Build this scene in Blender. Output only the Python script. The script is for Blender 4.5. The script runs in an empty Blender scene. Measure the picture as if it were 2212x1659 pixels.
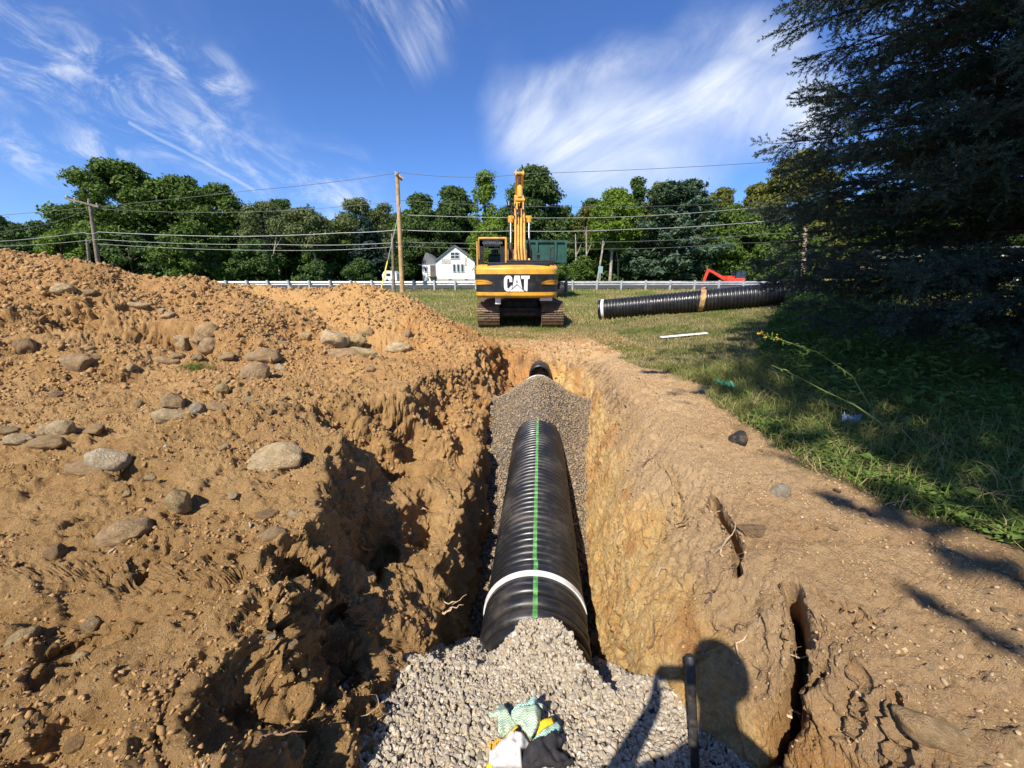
import bpy, bmesh, math, random
import numpy as np
from mathutils import Vector, Matrix, Euler
R = math.radians
random.seed(7); rng = np.random.default_rng(7)
scene = bpy.context.scene
COL = scene.collection

# ---------------------------------------------------------------- camera
CAMZ = 1.65
PITCH = R(15.4)
cam_d = bpy.data.cameras.new('camera'); cam = bpy.data.objects.new('camera', cam_d); COL.objects.link(cam)
cam.location = (0, 0, CAMZ); cam.rotation_euler = (R(90) - PITCH, 0, 0)
cam_d.sensor_width = 36; cam_d.lens = 13.56; cam_d.clip_start = 0.02; cam_d.clip_end = 3000
scene.camera = cam
SP, CP = math.sin(PITCH), math.cos(PITCH)

def ray(px, py):                      # direction through a point of the photo (2212 x 1659 units)
    t = (py - 829.5) / 833.0; xr = (px - 1106) / 833.0
    return Vector((xr, CP - t * SP, -(SP + t * CP)))
def at_h(px, py, h):                  # world point h metres below the eye
    d = ray(px, py); k = h / -d.z; return Vector((d.x * k, d.y * k, CAMZ - h))
def at_y(px, py, Y):                  # world point at distance Y
    d = ray(px, py); k = Y / d.y; return Vector((d.x * k, Y, CAMZ + d.z * k))

# ---------------------------------------------------------------- light
SUN_FROM = Vector((-0.412, -0.770, 0.970)).normalized()
sun_el = math.asin(SUN_FROM.z); sun_az = math.atan2(SUN_FROM.x, SUN_FROM.y)
sl = bpy.data.lights.new('sun', 'SUN'); sl.energy = 5.0; sl.angle = R(0.53); sl.color = (1.0, 0.93, 0.83)
so = bpy.data.objects.new('sun', sl); COL.objects.link(so)
so.rotation_euler = (-SUN_FROM).to_track_quat('-Z', 'Y').to_euler(); so.location = SUN_FROM * 60
scene.view_settings.view_transform = 'Standard'; scene.view_settings.look = 'None'
scene.view_settings.exposure = 0.55; scene.view_settings.gamma = 1
scene.render.engine = 'CYCLES'
scene.cycles.max_bounces = 6; scene.cycles.diffuse_bounces = 3; scene.cycles.transparent_max_bounces = 4

class NT:
    """small node-tree writer"""
    def __init__(s, nt): s.nt = nt; s.N = nt.nodes; s.L = nt.links
    def n(s, t, **k):
        nd = s.N.new(t)
        for a, v in k.items():
            if a.startswith('i_'):
                key = a[2:]; key = int(key) if key.isdigit() else key.replace('_', ' ')
                sock = nd.inputs[key]
                if hasattr(v, 'is_linked') or isinstance(v, bpy.types.NodeSocket): s.L.new(v, sock)
                else: sock.default_value = v
            else: setattr(nd, a, v)
        return nd
    def m(s, op, a, b=None, c=None, clamp=False):
        nd = s.N.new('ShaderNodeMath'); nd.operation = op; nd.use_clamp = clamp
        for i, v in enumerate((a, b, c)):
            if v is None: continue
            if isinstance(v, bpy.types.NodeSocket): s.L.new(v, nd.inputs[i])
            else: nd.inputs[i].default_value = v
        return nd.outputs[0]
    def mr(s, v, a, b, c=0., d=1., smooth=True):
        nd = s.N.new('ShaderNodeMapRange'); nd.interpolation_type = 'SMOOTHSTEP' if smooth else 'LINEAR'
        s.L.new(v, nd.inputs[0])
        for i, q in enumerate((a, b, c, d)): nd.inputs[i + 1].default_value = q
        return nd.outputs[0]
    def mix(s, f, a, b, mode='MIX'):
        nd = s.N.new('ShaderNodeMix'); nd.data_type = 'RGBA'; nd.blend_type = mode
        for i, v in ((0, f), (6, a), (7, b)):
            if isinstance(v, bpy.types.NodeSocket): s.L.new(v, nd.inputs[i])
            elif i == 0: nd.inputs[i].default_value = v
            else: nd.inputs[i].default_value = (*v, 1) if len(v) == 3 else v
        return nd.outputs[2]
    def noise(s, vec, scale, detail=3, rough=.55, dist=0):
        nd = s.N.new('ShaderNodeTexNoise')
        if vec is not None: s.L.new(vec, nd.inputs['Vector'])
        nd.inputs['Scale'].default_value = scale; nd.inputs['Detail'].default_value = detail
        nd.inputs['Roughness'].default_value = rough; nd.inputs['Distortion'].default_value = dist
        return nd.outputs[0]

# ---------------------------------------------------------------- sky with cirrus
world = bpy.data.worlds.new('World'); scene.world = world; world.use_nodes = True
w = NT(world.node_tree); w.N.clear()
skyn = w.n('ShaderNodeTexSky'); skyn.sky_type = 'NISHITA'; skyn.sun_disc = False
skyn.sun_elevation = sun_el; skyn.sun_rotation = sun_az
skyn.altitude = 200; skyn.air_density = 1.0; skyn.dust_density = 0.25; skyn.ozone_density = 4.0
tc = w.n('ShaderNodeTexCoord').outputs['Generated']
sep = w.n('ShaderNodeSeparateXYZ', i_0=tc)
ys = w.m('MAXIMUM', sep.outputs[1], 0.05)
U = w.m('DIVIDE', sep.outputs[0], ys); V = w.m('DIVIDE', sep.outputs[2], ys)
def cap(ax, ay, bx, by, r, soft, wob):          # soft streak between two directions of the sky
    dx, dy = bx - ax, by - ay; L2 = dx * dx + dy * dy
    px = w.m('SUBTRACT', wob[0], ax); py = w.m('SUBTRACT', wob[1], ay)
    t = w.m('DIVIDE', w.m('ADD', w.m('MULTIPLY', px, dx), w.m('MULTIPLY', py, dy)), L2, clamp=True)
    qx = w.m('SUBTRACT', px, w.m('MULTIPLY', t, dx)); qy = w.m('SUBTRACT', py, w.m('MULTIPLY', t, dy))
    d = w.m('SQRT', w.m('ADD', w.m('MULTIPLY', qx, qx), w.m('MULTIPLY', qy, qy)))
    return w.mr(d, r + soft, max(r - soft, 0), 0, 1)
comb = w.n('ShaderNodeCombineXYZ', i_0=U, i_1=V)
def warp(scale, amp):
    n1 = w.n('ShaderNodeTexNoise'); w.L.new(comb.outputs[0], n1.inputs['Vector']); n1.inputs['Scale'].default_value = scale; n1.inputs['Detail'].default_value = 4
    s2 = w.n('ShaderNodeSeparateColor', i_0=n1.outputs['Color'])
    return (w.m('ADD', U, w.m('MULTIPLY', w.m('SUBTRACT', s2.outputs[0], .5), amp)), w.m('ADD', V, w.m('MULTIPLY', w.m('SUBTRACT', s2.outputs[1], .5), amp)))
wob = warp(2.6, .28); wob2 = warp(6, .012)
def uv(px, py):
    d = ray(px, py); return d.x / d.y, d.z / d.y
def streak(p, q, rpx, softpx, wb=wob):
    a = uv(*p); b = uv(*q); return cap(a[0], a[1], b[0], b[1], rpx / 833 * .85, softpx / 833 * .85, wb)
# fibrous texture, stretched along a direction
def fib(ang, sx, sy, scale, lo, hi, det=7, ro=.62):
    mp = w.n('ShaderNodeMapping', i_0=comb.outputs[0]); mp.inputs['Rotation'].default_value = (0, 0, -R(ang)); 
    mp2 = w.n('ShaderNodeMapping', i_0=mp.outputs[0]); mp2.inputs['Scale'].default_value = (sx, sy, 1)
    return w.mr(w.noise(mp2.outputs[0], scale, det, ro, .6), lo, hi)
fr = fib(30, .42, 1.2, 4.2, .33, .72, 9, .64)
fl = fib(-22, .75, 1.7, 7.5, .42, .76, 9, .68)
fu = fib(-62, .45, 1.6, 7, .42, .78, 9, .68)
def mx(*a):
    r = a[0]
    for b in a[1:]: r = w.m('MAXIMUM', r, b)
    return r
right = mx(streak((1500, 70), (1130, 240), 18, 62), streak((1120, 270), (1300, 330), 50, 75), streak((1230, 300), (1700, 235), 70, 85), streak((1480, 110), (1700, 90), 10, 90))
rightB = mx(streak((1180, 330), (1500, 350), 55, 75), streak((1300, 280), (1720, 230), 55, 80))
left = mx(streak((0, 120), (480, 300), 60, 95), streak((330, 120), (500, 190), 20, 55), streak((0, 290), (240, 310), 14, 50), streak((430, 300), (780, 420), 20, 90))
top = mx(streak((745, -60), (850, 150), 30, 85), streak((950, -60), (900, 120), 20, 80))
trail = streak((280, 264), (548, 410), 1.5, 5, wob2)
c1 = w.m('MULTIPLY', right, w.m('ADD', w.m('MULTIPLY', fr, .85), .12))
c1 = w.m('ADD', c1, w.m('MULTIPLY', rightB, .36))
c2 = w.m('MULTIPLY', w.m('MULTIPLY', left, fl), .8)
c3 = w.m('MULTIPLY', w.m('MULTIPLY', top, fu), .6)
thin = w.m('MULTIPLY', w.mr(w.noise(comb.outputs[0], 1.4, 5, .6, .4), .5, .8), .12)
cl = w.m('ADD', w.m('ADD', w.m('ADD', c1, c2), w.m('ADD', c3, thin)), w.m('MULTIPLY', trail, .33), clamp=True)
cl = w.m('MULTIPLY', cl, w.mr(sep.outputs[2], -.01, .06))
skyc = w.mix(1.0, skyn.outputs[0], (0.66, 0.92, 1.38), 'MULTIPLY')
skm = w.mix(w.m('MULTIPLY', cl, .9), skyc, (7.4, 8.0, 8.9))
bg = w.n('ShaderNodeBackground', i_0=skm, i_1=0.085)
wo = w.n('ShaderNodeOutputWorld'); w.L.new(bg.outputs[0], wo.inputs[0])

# ---------------------------------------------------------------- tags and mesh helpers
def tag(o, label=None, cat=None, group=None, kind=None):
    if label: o['label'] = label
    if cat: o['category'] = cat
    if group: o['group'] = group
    if kind: o['kind'] = kind
    return o
def empty(name, loc=(0, 0, 0), rz=0):
    o = bpy.data.objects.new(name, None); COL.objects.link(o); o.location = loc; o.rotation_euler = (0, 0, rz); o.empty_display_size = .2
    return o
def np_mesh(name, v, f, mat, parent=None, smooth=False, mats=None, mi=None):
    """v (n,3), f (m,3 or 4) arrays -> one mesh object"""
    v = np.ascontiguousarray(v, dtype=np.float32); f = np.ascontiguousarray(f, dtype=np.int32)
    me = bpy.data.meshes.new(name); k = f.shape[1]
    me.vertices.add(len(v)); me.vertices.foreach_set('co', v.ravel())
    me.loops.add(f.size); me.loops.foreach_set('vertex_index', f.ravel())
    me.polygons.add(len(f)); me.polygons.foreach_set('loop_start', np.arange(0, f.size, k, dtype=np.int32))
    me.polygons.foreach_set('loop_total', np.full(len(f), k, dtype=np.int32))
    if smooth: me.polygons.foreach_set('use_smooth', np.ones(len(f), dtype=bool))
    for mm in (mats or [mat]): me.materials.append(mm)
    if mi is not None: me.polygons.foreach_set('material_index', np.ascontiguousarray(mi, dtype=np.int32))
    me.update(calc_edges=True)
    o = bpy.data.objects.new(name, me); COL.objects.link(o)
    if parent is not None: o.parent = parent
    return o
def fattr(o, name, vals):
    a = o.data.attributes.new(name, 'FLOAT', 'POINT'); a.data.foreach_set('value', np.ascontiguousarray(vals, dtype=np.float32))

class MB:
    """collects simple shapes into one mesh"""
    def __init__(s): s.v = []; s.f = []; s.m = []; s.cur = 0
    def add(s, vs, fs, m=None):
        o = len(s.v); s.v += [tuple(q) for q in vs]; s.f += [tuple(i + o for i in q) for q in fs]; s.m += [s.cur if m is None else m] * len(fs)
    def box(s, c, d, rot=None, m=None, taper=1.0):
        c = Vector(c); vs = []
        for z in (-1, 1):
            tp = taper if z > 0 else 1
            for x, y in ((-1, -1), (1, -1), (1, 1), (-1, 1)):
                p = Vector((x * d[0] / 2 * tp, y * d[1] / 2 * tp, z * d[2] / 2))
                if rot is not None: p = rot @ p
                vs.append(c + p)
        s.add(vs, [(3, 2, 1, 0), (4, 5, 6, 7), (0, 1, 5, 4), (1, 2, 6, 5), (2, 3, 7, 6), (3, 0, 4, 7)], m); return s
    def tube(s, pts, r, n=10, caps=True, m=None):
        pts = [Vector(p) for p in pts]; rs = r if isinstance(r, (list, tuple)) else [r] * len(pts)
        vs = []; fs = []; prev = None
        for i, p in enumerate(pts):
            if i == 0: t = pts[1] - p
            elif i == len(pts) - 1: t = p - pts[-2]
            else: t = pts[i + 1] - pts[i - 1]
            t = t.normalized() if t.length > 1e-9 else Vector((0, 0, 1))
            if prev is None:
                a = t.cross(Vector((0, 0, 1)) if abs(t.z) < .9 else Vector((1, 0, 0))).normalized()
            else:
                a = (prev - t * prev.dot(t)); a = a.normalized() if a.length > 1e-6 else t.orthogonal().normalized()
            prev = a; b = t.cross(a)
            for k in range(n):
                th = 2 * math.pi * k / n; vs.append(p + (a * math.cos(th) + b * math.sin(th)) * rs[i])
        for i in range(len(pts) - 1):
            for k in range(n):
                fs.append((i * n + k, i * n + (k + 1) % n, (i + 1) * n + (k + 1) % n, (i + 1) * n + k))
        if caps: fs.append(tuple(range(n - 1, -1, -1))); fs.append(tuple((len(pts) - 1) * n + k for k in range(n)))
        s.add(vs, fs, m); return s
    def prism(s, poly, axis, a, b, m=None):
        """poly of 2d points extruded along axis from a to b. axis x: poly=(y,z); y: (x,z); z: (x,y)"""
        n = len(poly)
        def P(q, t): return {'x': (t, q[0], q[1]), 'y': (q[0], t, q[1]), 'z': (q[0], q[1], t)}[axis]
        vs = [P(q, a) for q in poly] + [P(q, b) for q in poly]
        fs = [tuple(range(n)), tuple(range(2 * n - 1, n - 1, -1))] + [(i, i + n, (i + 1) % n + n, (i + 1) % n) for i in range(n)]
        s.add(vs, fs, m); return s
    def build(s, name, mat, parent=None, bevel=0, smooth=False, mats=None, seg=2):
        me = bpy.data.meshes.new(name); me.from_pydata(s.v, [], s.f)
        for mm in (mats or [mat]): me.materials.append(mm)
        if mats: me.polygons.foreach_set('material_index', s.m)
        bm = bmesh.new(); bm.from_mesh(me); bmesh.ops.recalc_face_normals(bm, faces=bm.faces)
        if bevel:
            es = [e for e in bm.edges if len(e.link_faces) == 2 and e.calc_face_angle(0) > .5]
            try: bmesh.ops.bevel(bm, geom=es, offset=bevel, segments=seg, profile=.6, affect='EDGES', clamp_overlap=True)
            except Exception: pass
        bm.to_mesh(me); bm.free()
        if smooth:
            me.polygons.foreach_set('use_smooth', [True] * len(me.polygons)); me.update()
            try: me.set_sharp_from_angle(angle=R(38))
            except Exception: pass
        o = bpy.data.objects.new(name, me); COL.objects.link(o)
        if parent is not None: o.parent = parent
        return o

# ---------------------------------------------------------------- numpy noise
def _h(ix, iy, iz, seed):
    h = (ix.astype(np.int64) * 374761393 + iy.astype(np.int64) * 668265263 + iz.astype(np.int64) * 1274126177 + seed * 974634777) & 0xffffffff
    h = ((h ^ (h >> 13)) * 1103515245) & 0xffffffff; h = ((h ^ (h >> 16)) * 69069) & 0xffffffff
    return h
def vnoise(x, y, z, seed=0):
    """gradient noise -1..1"""
    x = np.asarray(x, float); y = np.asarray(y, float); z = np.asarray(z, float)
    ix = np.floor(x); iy = np.floor(y); iz = np.floor(z); fx = x - ix; fy = y - iy; fz = z - iz
    ux = fx * fx * fx * (fx * (fx * 6 - 15) + 10); uy = fy * fy * fy * (fy * (fy * 6 - 15) + 10); uz = fz * fz * fz * (fz * (fz * 6 - 15) + 10)
    r = 0
    for a in (0, 1):
        for b in (0, 1):
            for c in (0, 1):
                h = _h(ix + a, iy + b, iz + c, seed)
                gx = ((h & 1023) / 511.5 - 1); gy = (((h >> 10) & 1023) / 511.5 - 1); gz = (((h >> 20) & 1023) / 511.5 - 1)
                r = r + (ux if a else 1 - ux) * (uy if b else 1 - uy) * (uz if c else 1 - uz) * (gx * (fx - a) + gy * (fy - b) + gz * (fz - c))
    return r * 1.3
def fbm(x, y, z, oct=4, seed=0, gain=.5):
    r = 0; a = 1
    for i in range(oct):
        k = 2.03 ** i; r = r + a * vnoise(x * k, y * k, z * k, seed + i * 17); a *= gain
    return r
def worley(x, y, z, seed=0):
    ix = np.floor(x); iy = np.floor(y); iz = np.floor(z); best = np.full(np.shape(x), 9.)
    cid = np.zeros(np.shape(x))
    for a in (-1, 0, 1):
        for b in (-1, 0, 1):
            for c in (-1, 0, 1):
                h = _h(ix + a, iy + b, iz + c, seed)
                px = ix + a + (h & 1023) / 1023.; py = iy + b + ((h >> 10) & 1023) / 1023.; pz = iz + c + ((h >> 20) & 1023) / 1023.
                d = (px - x) ** 2 + (py - y) ** 2 + (pz - z) ** 2
                m = d < best; best = np.where(m, d, best); cid = np.where(m, (h & 4095) / 4095., cid)
    return np.sqrt(best), cid
def sstep(a, b, x): t = np.clip((x - a) / (b - a), 0, 1); return t * t * (3 - 2 * t)

# ---------------------------------------------------------------- materials
def new_mat(name):
    m = bpy.data.materials.new(name); m.use_nodes = True; t = NT(m.node_tree); b = t.N['Principled BSDF']; return m, t, b
def simple(name, col, rough=.6, metal=0, var=.12, scale=8, bump=0, bscale=60, dirt=None, spec=.5, coat=0):
    m, t, b = new_mat(name)
    tcx = t.n('ShaderNodeTexCoord').outputs['Object']
    n1 = t.noise(tcx, scale, 4, .6)
    lo = tuple(max(0, c * (1 - var * 1.6)) for c in col); hi = tuple(min(1, c * (1 + var * 1.6)) for c in col)
    c = t.mix(t.mr(n1, .3, .7), lo, hi)
    if dirt:
        n2 = t.noise(tcx, dirt[1], 5, .65)
        c = t.mix(t.mr(n2, dirt[2], dirt[3], 0, dirt[4]), c, dirt[0])
    t.L.new(c, b.inputs['Base Color']); b.inputs['Roughness'].default_value = rough; b.inputs['Metallic'].default_value = metal
    b.inputs['Specular IOR Level'].default_value = spec; b.inputs['Coat Weight'].default_value = coat
    if bump:
        bp = t.n('ShaderNodeBump', i_Height=t.noise(tcx, bscale, 4, .6)); bp.inputs['Strength'].default_value = bump; bp.inputs['Distance'].default_value = .01
        t.L.new(bp.outputs[0], b.inputs['Normal'])
    return m
def island_mat(name, cols, rough=.85, bump=.3, bscale=90, trans=0, sat=None, spec=.3):
    """colour picked per loose piece (stone, leaf, blade)"""
    m, t, b = new_mat(name)
    g = t.n('ShaderNodeNewGeometry'); rp = t.n('ShaderNodeValToRGB', i_0=g.outputs['Random Per Island'])
    e = rp.color_ramp.elements
    while len(e) < len(cols): e.new(.5)
    for i, c in enumerate(cols): e[i].position = i / max(1, len(cols) - 1); e[i].color = (*c, 1)
    c = rp.outputs[0]
    if bscale:
        pos = g.outputs['Position']; c = t.mix(t.mr(t.noise(pos, bscale, 3, .7), .3, .72, 0, .5), c, tuple(q * .55 for q in cols[0]))
        if bump:
            bp = t.n('ShaderNodeBump', i_Height=t.noise(pos, bscale * 1.3, 3, .6)); bp.inputs['Strength'].default_value = bump; bp.inputs['Distance'].default_value = .004
            t.L.new(bp.outputs[0], b.inputs['Normal'])
    t.L.new(c, b.inputs['Base Color']); b.inputs['Roughness'].default_value = rough; b.inputs['Specular IOR Level'].default_value = spec
    if trans:
        tr = t.n('ShaderNodeBsdfTranslucent', i_0=t.mix(.5, c, (cols[-1][0] * 1.4, cols[-1][1] * 1.5, cols[-1][2] * .6)))
        ms = t.n('ShaderNodeMixShader', i_0=trans); t.L.new(b.outputs[0], ms.inputs[1]); t.L.new(tr.outputs[0], ms.inputs[2])
        t.L.new(ms.outputs[0], t.N['Material Output'].inputs[0])
    return m
# ================================================================ GROUND
def G0(x, y):
    """undug ground height"""
    z = np.interp(y, [-30, 0, 3, 5, 7, 9, 13, 20, 31, 36, 60, 400], [.4, .45, .43, .33, .16, .03, 0, .25, .70, .84, 1.0, 1.25])
    rr = np.clip((x - 3.2) / 6.5, 0, 1.6) * .9 * sstep(4, 12, y) * (1 - sstep(16, 27, y))
    return z + rr
CA = np.array([(-14, 5.6, 2.5), (-10, 6.2, 2.22), (-8.2, 6.5, 2.02), (-7.4, 6.6, 1.95), (-6.7, 6.8, 1.73), (-5.9, 7, 1.60), (-5.5, 7.1, 1.50), (-4.9, 7.3, 1.22), (-4.2, 7.5, .95)])
CB = np.array([(-6.9, 9.3, 1.25), (-6.3, 9.1, 1.52), (-6.0, 9, 1.50), (-5.3, 9, 1.40), (-4.2, 9.1, 1.42), (-3.3, 9, 1.50), (-2.8, 8.8, 1.36), (-2.4, 8.6, 1.15), (-1.6, 8.1, .78), (-.9, 7.6, .45)])
def pile(x, y, C, slope, r):
    best = np.full(np.shape(x), -9.)
    for a, b in zip(C[:-1], C[1:]):
        dx, dy = b[0] - a[0], b[1] - a[1]; L = dx * dx + dy * dy
        t = np.clip(((x - a[0]) * dx + (y - a[1]) * dy) / L, 0, 1)
        d = np.hypot(x - a[0] - t * dx, y - a[1] - t * dy)
        best = np.maximum(best, a[2] + t * (b[2] - a[2]) - slope * (np.sqrt(d * d + r * r) - r))
    return best
def smax(a, b, k):
    h = np.clip(.5 + .5 * (a - b) / k, 0, 1); return b + (a - b) * h + k * h * (1 - h)
YK = [-1.5, .3, 1.0, 1.5, 2.3, 3.0, 3.7, 5.2, 6.5, 7.5, 8.2, 8.9]
XL = [-.60, -.66, -.80, -1.00, -1.22, -1.42, -1.45, -1.12, -.80, -.55, -.40, -.15]
XL2 = [-.56, -.60, -.68, -.86, -1.02, -1.16, -1.16, -.92, -.66, -.47, -.33, -.05]
ZL2 = [.1, .1, .12, .10, .0, -.02, -.02, .02, .0, .0, -.05, -.05]
XLM = [-.48, -.46, -.44, -.45, -.49, -.47, -.43, -.44, -.42, -.35, -.25, .1]
XLT = [-.42, -.40, -.38, -.39, -.36, -.29, -.26, -.30, -.25, -.15, -.05, .25]
XRT = [.55, .55, .56, .53, .60, .67, .78, 1.04, 1.32, 1.22, 1.00, .8]
XRM = [.88, .88, .86, .64, .76, .90, 1.02, 1.26, 1.48, 1.42, 1.25, 1.1]
XR = [1.10, 1.12, 1.16, 1.26, 1.36, 1.42, 1.50, 1.70, 1.98, 2.08, 1.95, 1.6]
ZLM = [-.15, -.15, -.15, -.26, -.34, -.34, -.34, -.34, -.35, -.35, -.35, -.2]
ZRM = [-.15, -.15, -.15, -.2, -.25, -.2, -.15, -.10, -.15, -.2, -.2, -.2]
ZF = [-1.1, -1.1, -1.1, -1.15, -1.15, -1.1, -1.0, -.85, -.75, -.72, -.7, -.4]
CRACKS = [([(1712, 1262), (1730, 1310), (1738, 1370), (1735, 1420), (1712, 1455), (1706, 1490), (1728, 1540), (1745, 1600), (1765, 1670)], 1.22, .017, .42),
          ([(1540, 1050), (1560, 1080), (1583, 1112), (1600, 1150), (1597, 1180)], 1.2, .010, .2),
          ([(1738, 1420), (1790, 1395)], 1.2, .008, .12), ([(1760, 1265), (1800, 1300), (1850, 1305), (1880, 1335)], 1.2, .006, .05), ([(1930, 1480), (1960, 1540), (1955, 1590), (1990, 1650)], 1.2, .006, .05), ([(1690, 1110), (1730, 1135), (1760, 1130)], 1.2, .006, .05), ([(1440, 960), (1470, 1000), (1475, 1050)], 1.2, .008, .06), ([(1830, 1395), (1870, 1450), (1860, 1500)], 1.2, .005, .04)]
CR = []
for pts, h, wd, dep in CRACKS: CR.append(([tuple(at_h(a, b, h))[:2] for a, b in pts], wd, dep))
CRK = {}
def Hraw(x, y, detail=True):
    CRK['d'] = 0
    g = G0(x, y)
    # rolling, dumped earth on the left bank
    lb = sstep(-.6, -3.5, x) * sstep(-1, 2, y)
    g = g + lb * .10
    nz = fbm(x * .9, y * .9, 3.1, 3, 5) if detail else 0
    pa = pile(x, y, CA, .47, .5) + nz * .16 + .07 * np.abs(vnoise(x * 1.7, y * 2.6, 5.5, 6))
    pb = pile(x, y, CB, .58, .35) + nz * .08
    m = smax(pa, pb, .05)
    dirtside = (x < 0.4)
    g = g + (smax(m, g, .25) - g) * (1 - sstep(-.6, .6, x))
    g = np.where(dirtside, g - .0625 * np.exp(-((x - .4) / .5) ** 2) * 0, g)
    # rut at the near left with loose heap
    g = g + .16 * np.exp(-((x + 2.3) / .55) ** 2 - ((y - 2.9) / .8) ** 2) * 1 + .12 * np.exp(-((x + 3.4) / .7) ** 2 - ((y - 4.2) / .5) ** 2)
    g = g + .20 * np.exp(-((x + 2.1) / .9) ** 2 - ((y - 5.6) / .45) ** 2)
    if detail:
        xw = x + np.where(x < .1, (.17 * vnoise(y * 2.3, g * 0 + 4.4, 1.7, 3) + .09 * vnoise(y * 5.7, 2.2, 9.1, 4) + .12 * np.abs(vnoise(y * 1.3, 7.7, 2.1, 9))) * sstep(-.40, -.62, x) * (1 - sstep(-2.6, -3.6, x)) * (.4 + .6 * sstep(.6, 1.6, y)),
                          .05 * vnoise(y * 1.9, 5.5, 3.3, 6) * sstep(.6, .9, x))
    else: xw = x
    I = lambda K: np.interp(y, YK, K)
    xl, xlm, xlt, xrt, xrm, xr = map(I, (XL, XLM, XLT, XRT, XRM, XR)); zlm, zrm, zf = map(I, (ZLM, ZRM, ZF))
    gl = np.minimum(g, 9)
    def seg(xa, za, xb, zb): return za + (zb - za) * np.clip((xw - xa) / (xb - xa), 0, 1)
    xl2 = I(XL2); zl2 = I(ZL2)
    zt = np.where(xw < xlm, np.where(xw < xl2, seg(xl, gl, xl2, zl2), seg(xl2, zl2, xlm, zlm)), np.where(xw < xlt, seg(xlm, zlm, xlt, zf), np.where(xw < xrt, zf, np.where(xw < xrm, seg(xrt, zf, xrm, zrm), zrm + (gl - zrm) * (1 - (1 - np.clip((xw - xrm) / (xr - xrm), 0, 1)) ** 1.7)))))
    endp = np.where(y > 7, -.75 + np.maximum(0, y - 8.15) * 1.35, -9)
    endn = np.where(y < -1.0, -1 + (-1.0 - y) * 2.2, -9)
    zt = np.maximum(zt, np.maximum(endp, endn)); zt = np.minimum(zt, gl)
    ins = (xw > xl) & (xw < xr) & (y < 10) & (y > -2)
    z = np.where(ins, zt, g)
    # collapsed bays and hollows of the left bank
    for cx, cy, rx, ry, dp in ((-1.42, 3.45, .42, .30, .62), (-1.12, 3.95, .5, .22, .4), (-1.02, 1.52, .16, .10, .34), (-.84, .93, .13, .13, .30), (-.95, 2.2, .13, .28, .35), (-.78, 1.28, .10, .14, .25),
                               (-.72, 2.75, .12, .3, .25), (-1.0, 5.0, .2, .5, .3), (-2.9, 3.3, .25, .12, .14), (-4.3, 4.4, .5, .16, .25), (-1.25, .75, .12, .1, .10), (-.62, 4.2, .12, .35, .2), (-4.6, 5.35, .45, .22, .30), (-5.9, 5.2, .5, .2, .26), (-3.3, 4.7, .3, .16, .18), (-2.2, 2.1, .16, .08, .09), (-1.6, 1.45, .06, .12, .10), (-1.9, 1.1, .10, .07, .07), (-3.6, 6.4, .35, .3, .22), (-1.45, 1.0, .07, .07, .09)):
        q = ((x - cx) / rx) ** 2 + ((y - cy) / ry) ** 2
        z = z - dp * np.exp(-q ** 1.6) * (1 if dp < .5 else 1)
    for pts, wd, dep in CR:
        d = np.full(np.shape(x), 9.)
        for k, (a, b) in enumerate(zip(pts[:-1], pts[1:])):
            dx, dy = b[0] - a[0], b[1] - a[1]; t = np.clip(((x - a[0]) * dx + (y - a[1]) * dy) / (dx * dx + dy * dy), 0, 1)
            d = np.minimum(d, np.hypot(x - a[0] - t * dx, y - a[1] - t * dy))
        d = d + .012 * vnoise(x * 30, y * 30, 1.1, 8) if detail else d
        dd_ = dep * np.exp(-(np.abs(d) / wd) ** 3); z = z - dd_; CRK['d'] = CRK['d'] + dd_
    return z
def H(x, y): return float(Hraw(np.array([float(x)]), np.array([float(y)]))[0])

# rows and columns, finer near the eye and on the walls of the trench
yr = [-2.0]
while yr[-1] < 14.2:
    y = yr[-1]; yr.append(y + (.08 if y < .2 else max(.0085, .0052 * math.hypot(y, 1.2))))
yr = np.array(yr); NR = len(yr); NC = 1300
X0, X1 = -14.0, 11.0
xs = np.linspace(X0, X1, 2600); XS, YS = np.meshgrid(xs, yr); ZS = Hraw(XS, YS)
slope_ = np.abs(np.gradient(ZS, axis=1)) / (xs[1] - xs[0]); arc = np.sqrt(1 + (np.minimum(slope_, 9) * 1.0) ** 2)
D_ = np.sqrt(XS ** 2 + YS ** 2 + 1.2); den = arc / np.maximum(.009, .006 * D_)
den *= np.where(np.abs(XS) > 1.45 * np.maximum(YS, .3) + 1.2, .25, 1)
TL = np.array([np.interp(yr, YK, XLT)]).T; TR = np.array([np.interp(yr, YK, XRT)]).T
den *= 1 - .7 * ((XS > TL + .05) & (XS < TR - .05) & (YS < 8))
den = np.apply_along_axis(lambda q: np.convolve(np.pad(q, 6, mode='edge'), np.ones(13) / 13, 'valid'), 1, den)
for _ in range(6): den[1:-1] = (den[:-2] + 2 * den[1:-1] + den[2:]) / 4
cs = np.cumsum(den, 1); cs = (cs - cs[:, :1]) / (cs[:, -1:] - cs[:, :1]); X = np.stack([np.interp(np.linspace(0, 1, NC), cs[i], xs) for i in range(NR)])
Y = np.repeat(yr[:, None], NC, 1)
Z = Hraw(X, Y); crk = CRK['d']
P = np.stack([X, Y, Z], -1)
def normals(P):
    a = np.gradient(P, axis=1); b = np.gradient(P, axis=0); n = np.cross(a, b); n /= np.linalg.norm(n, axis=-1, keepdims=True) + 1e-9; return n
N = normals(P)
for _ in range(2):
    N[1:-1, 1:-1] = (N[1:-1, 1:-1] * 2 + N[:-2, 1:-1] + N[2:, 1:-1] + N[1:-1, :-2] + N[1:-1, 2:]); N /= np.linalg.norm(N, axis=-1, keepdims=True) + 1e-9
steep = 1 - np.clip(N[..., 2], 0, 1)
edge = sstep(X0, X0 + 1.2, X) * (1 - sstep(X1 - 1, X1, X)) * (1 - sstep(12.5, 14, Y)) * sstep(-2, -1.5, Y)
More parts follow.
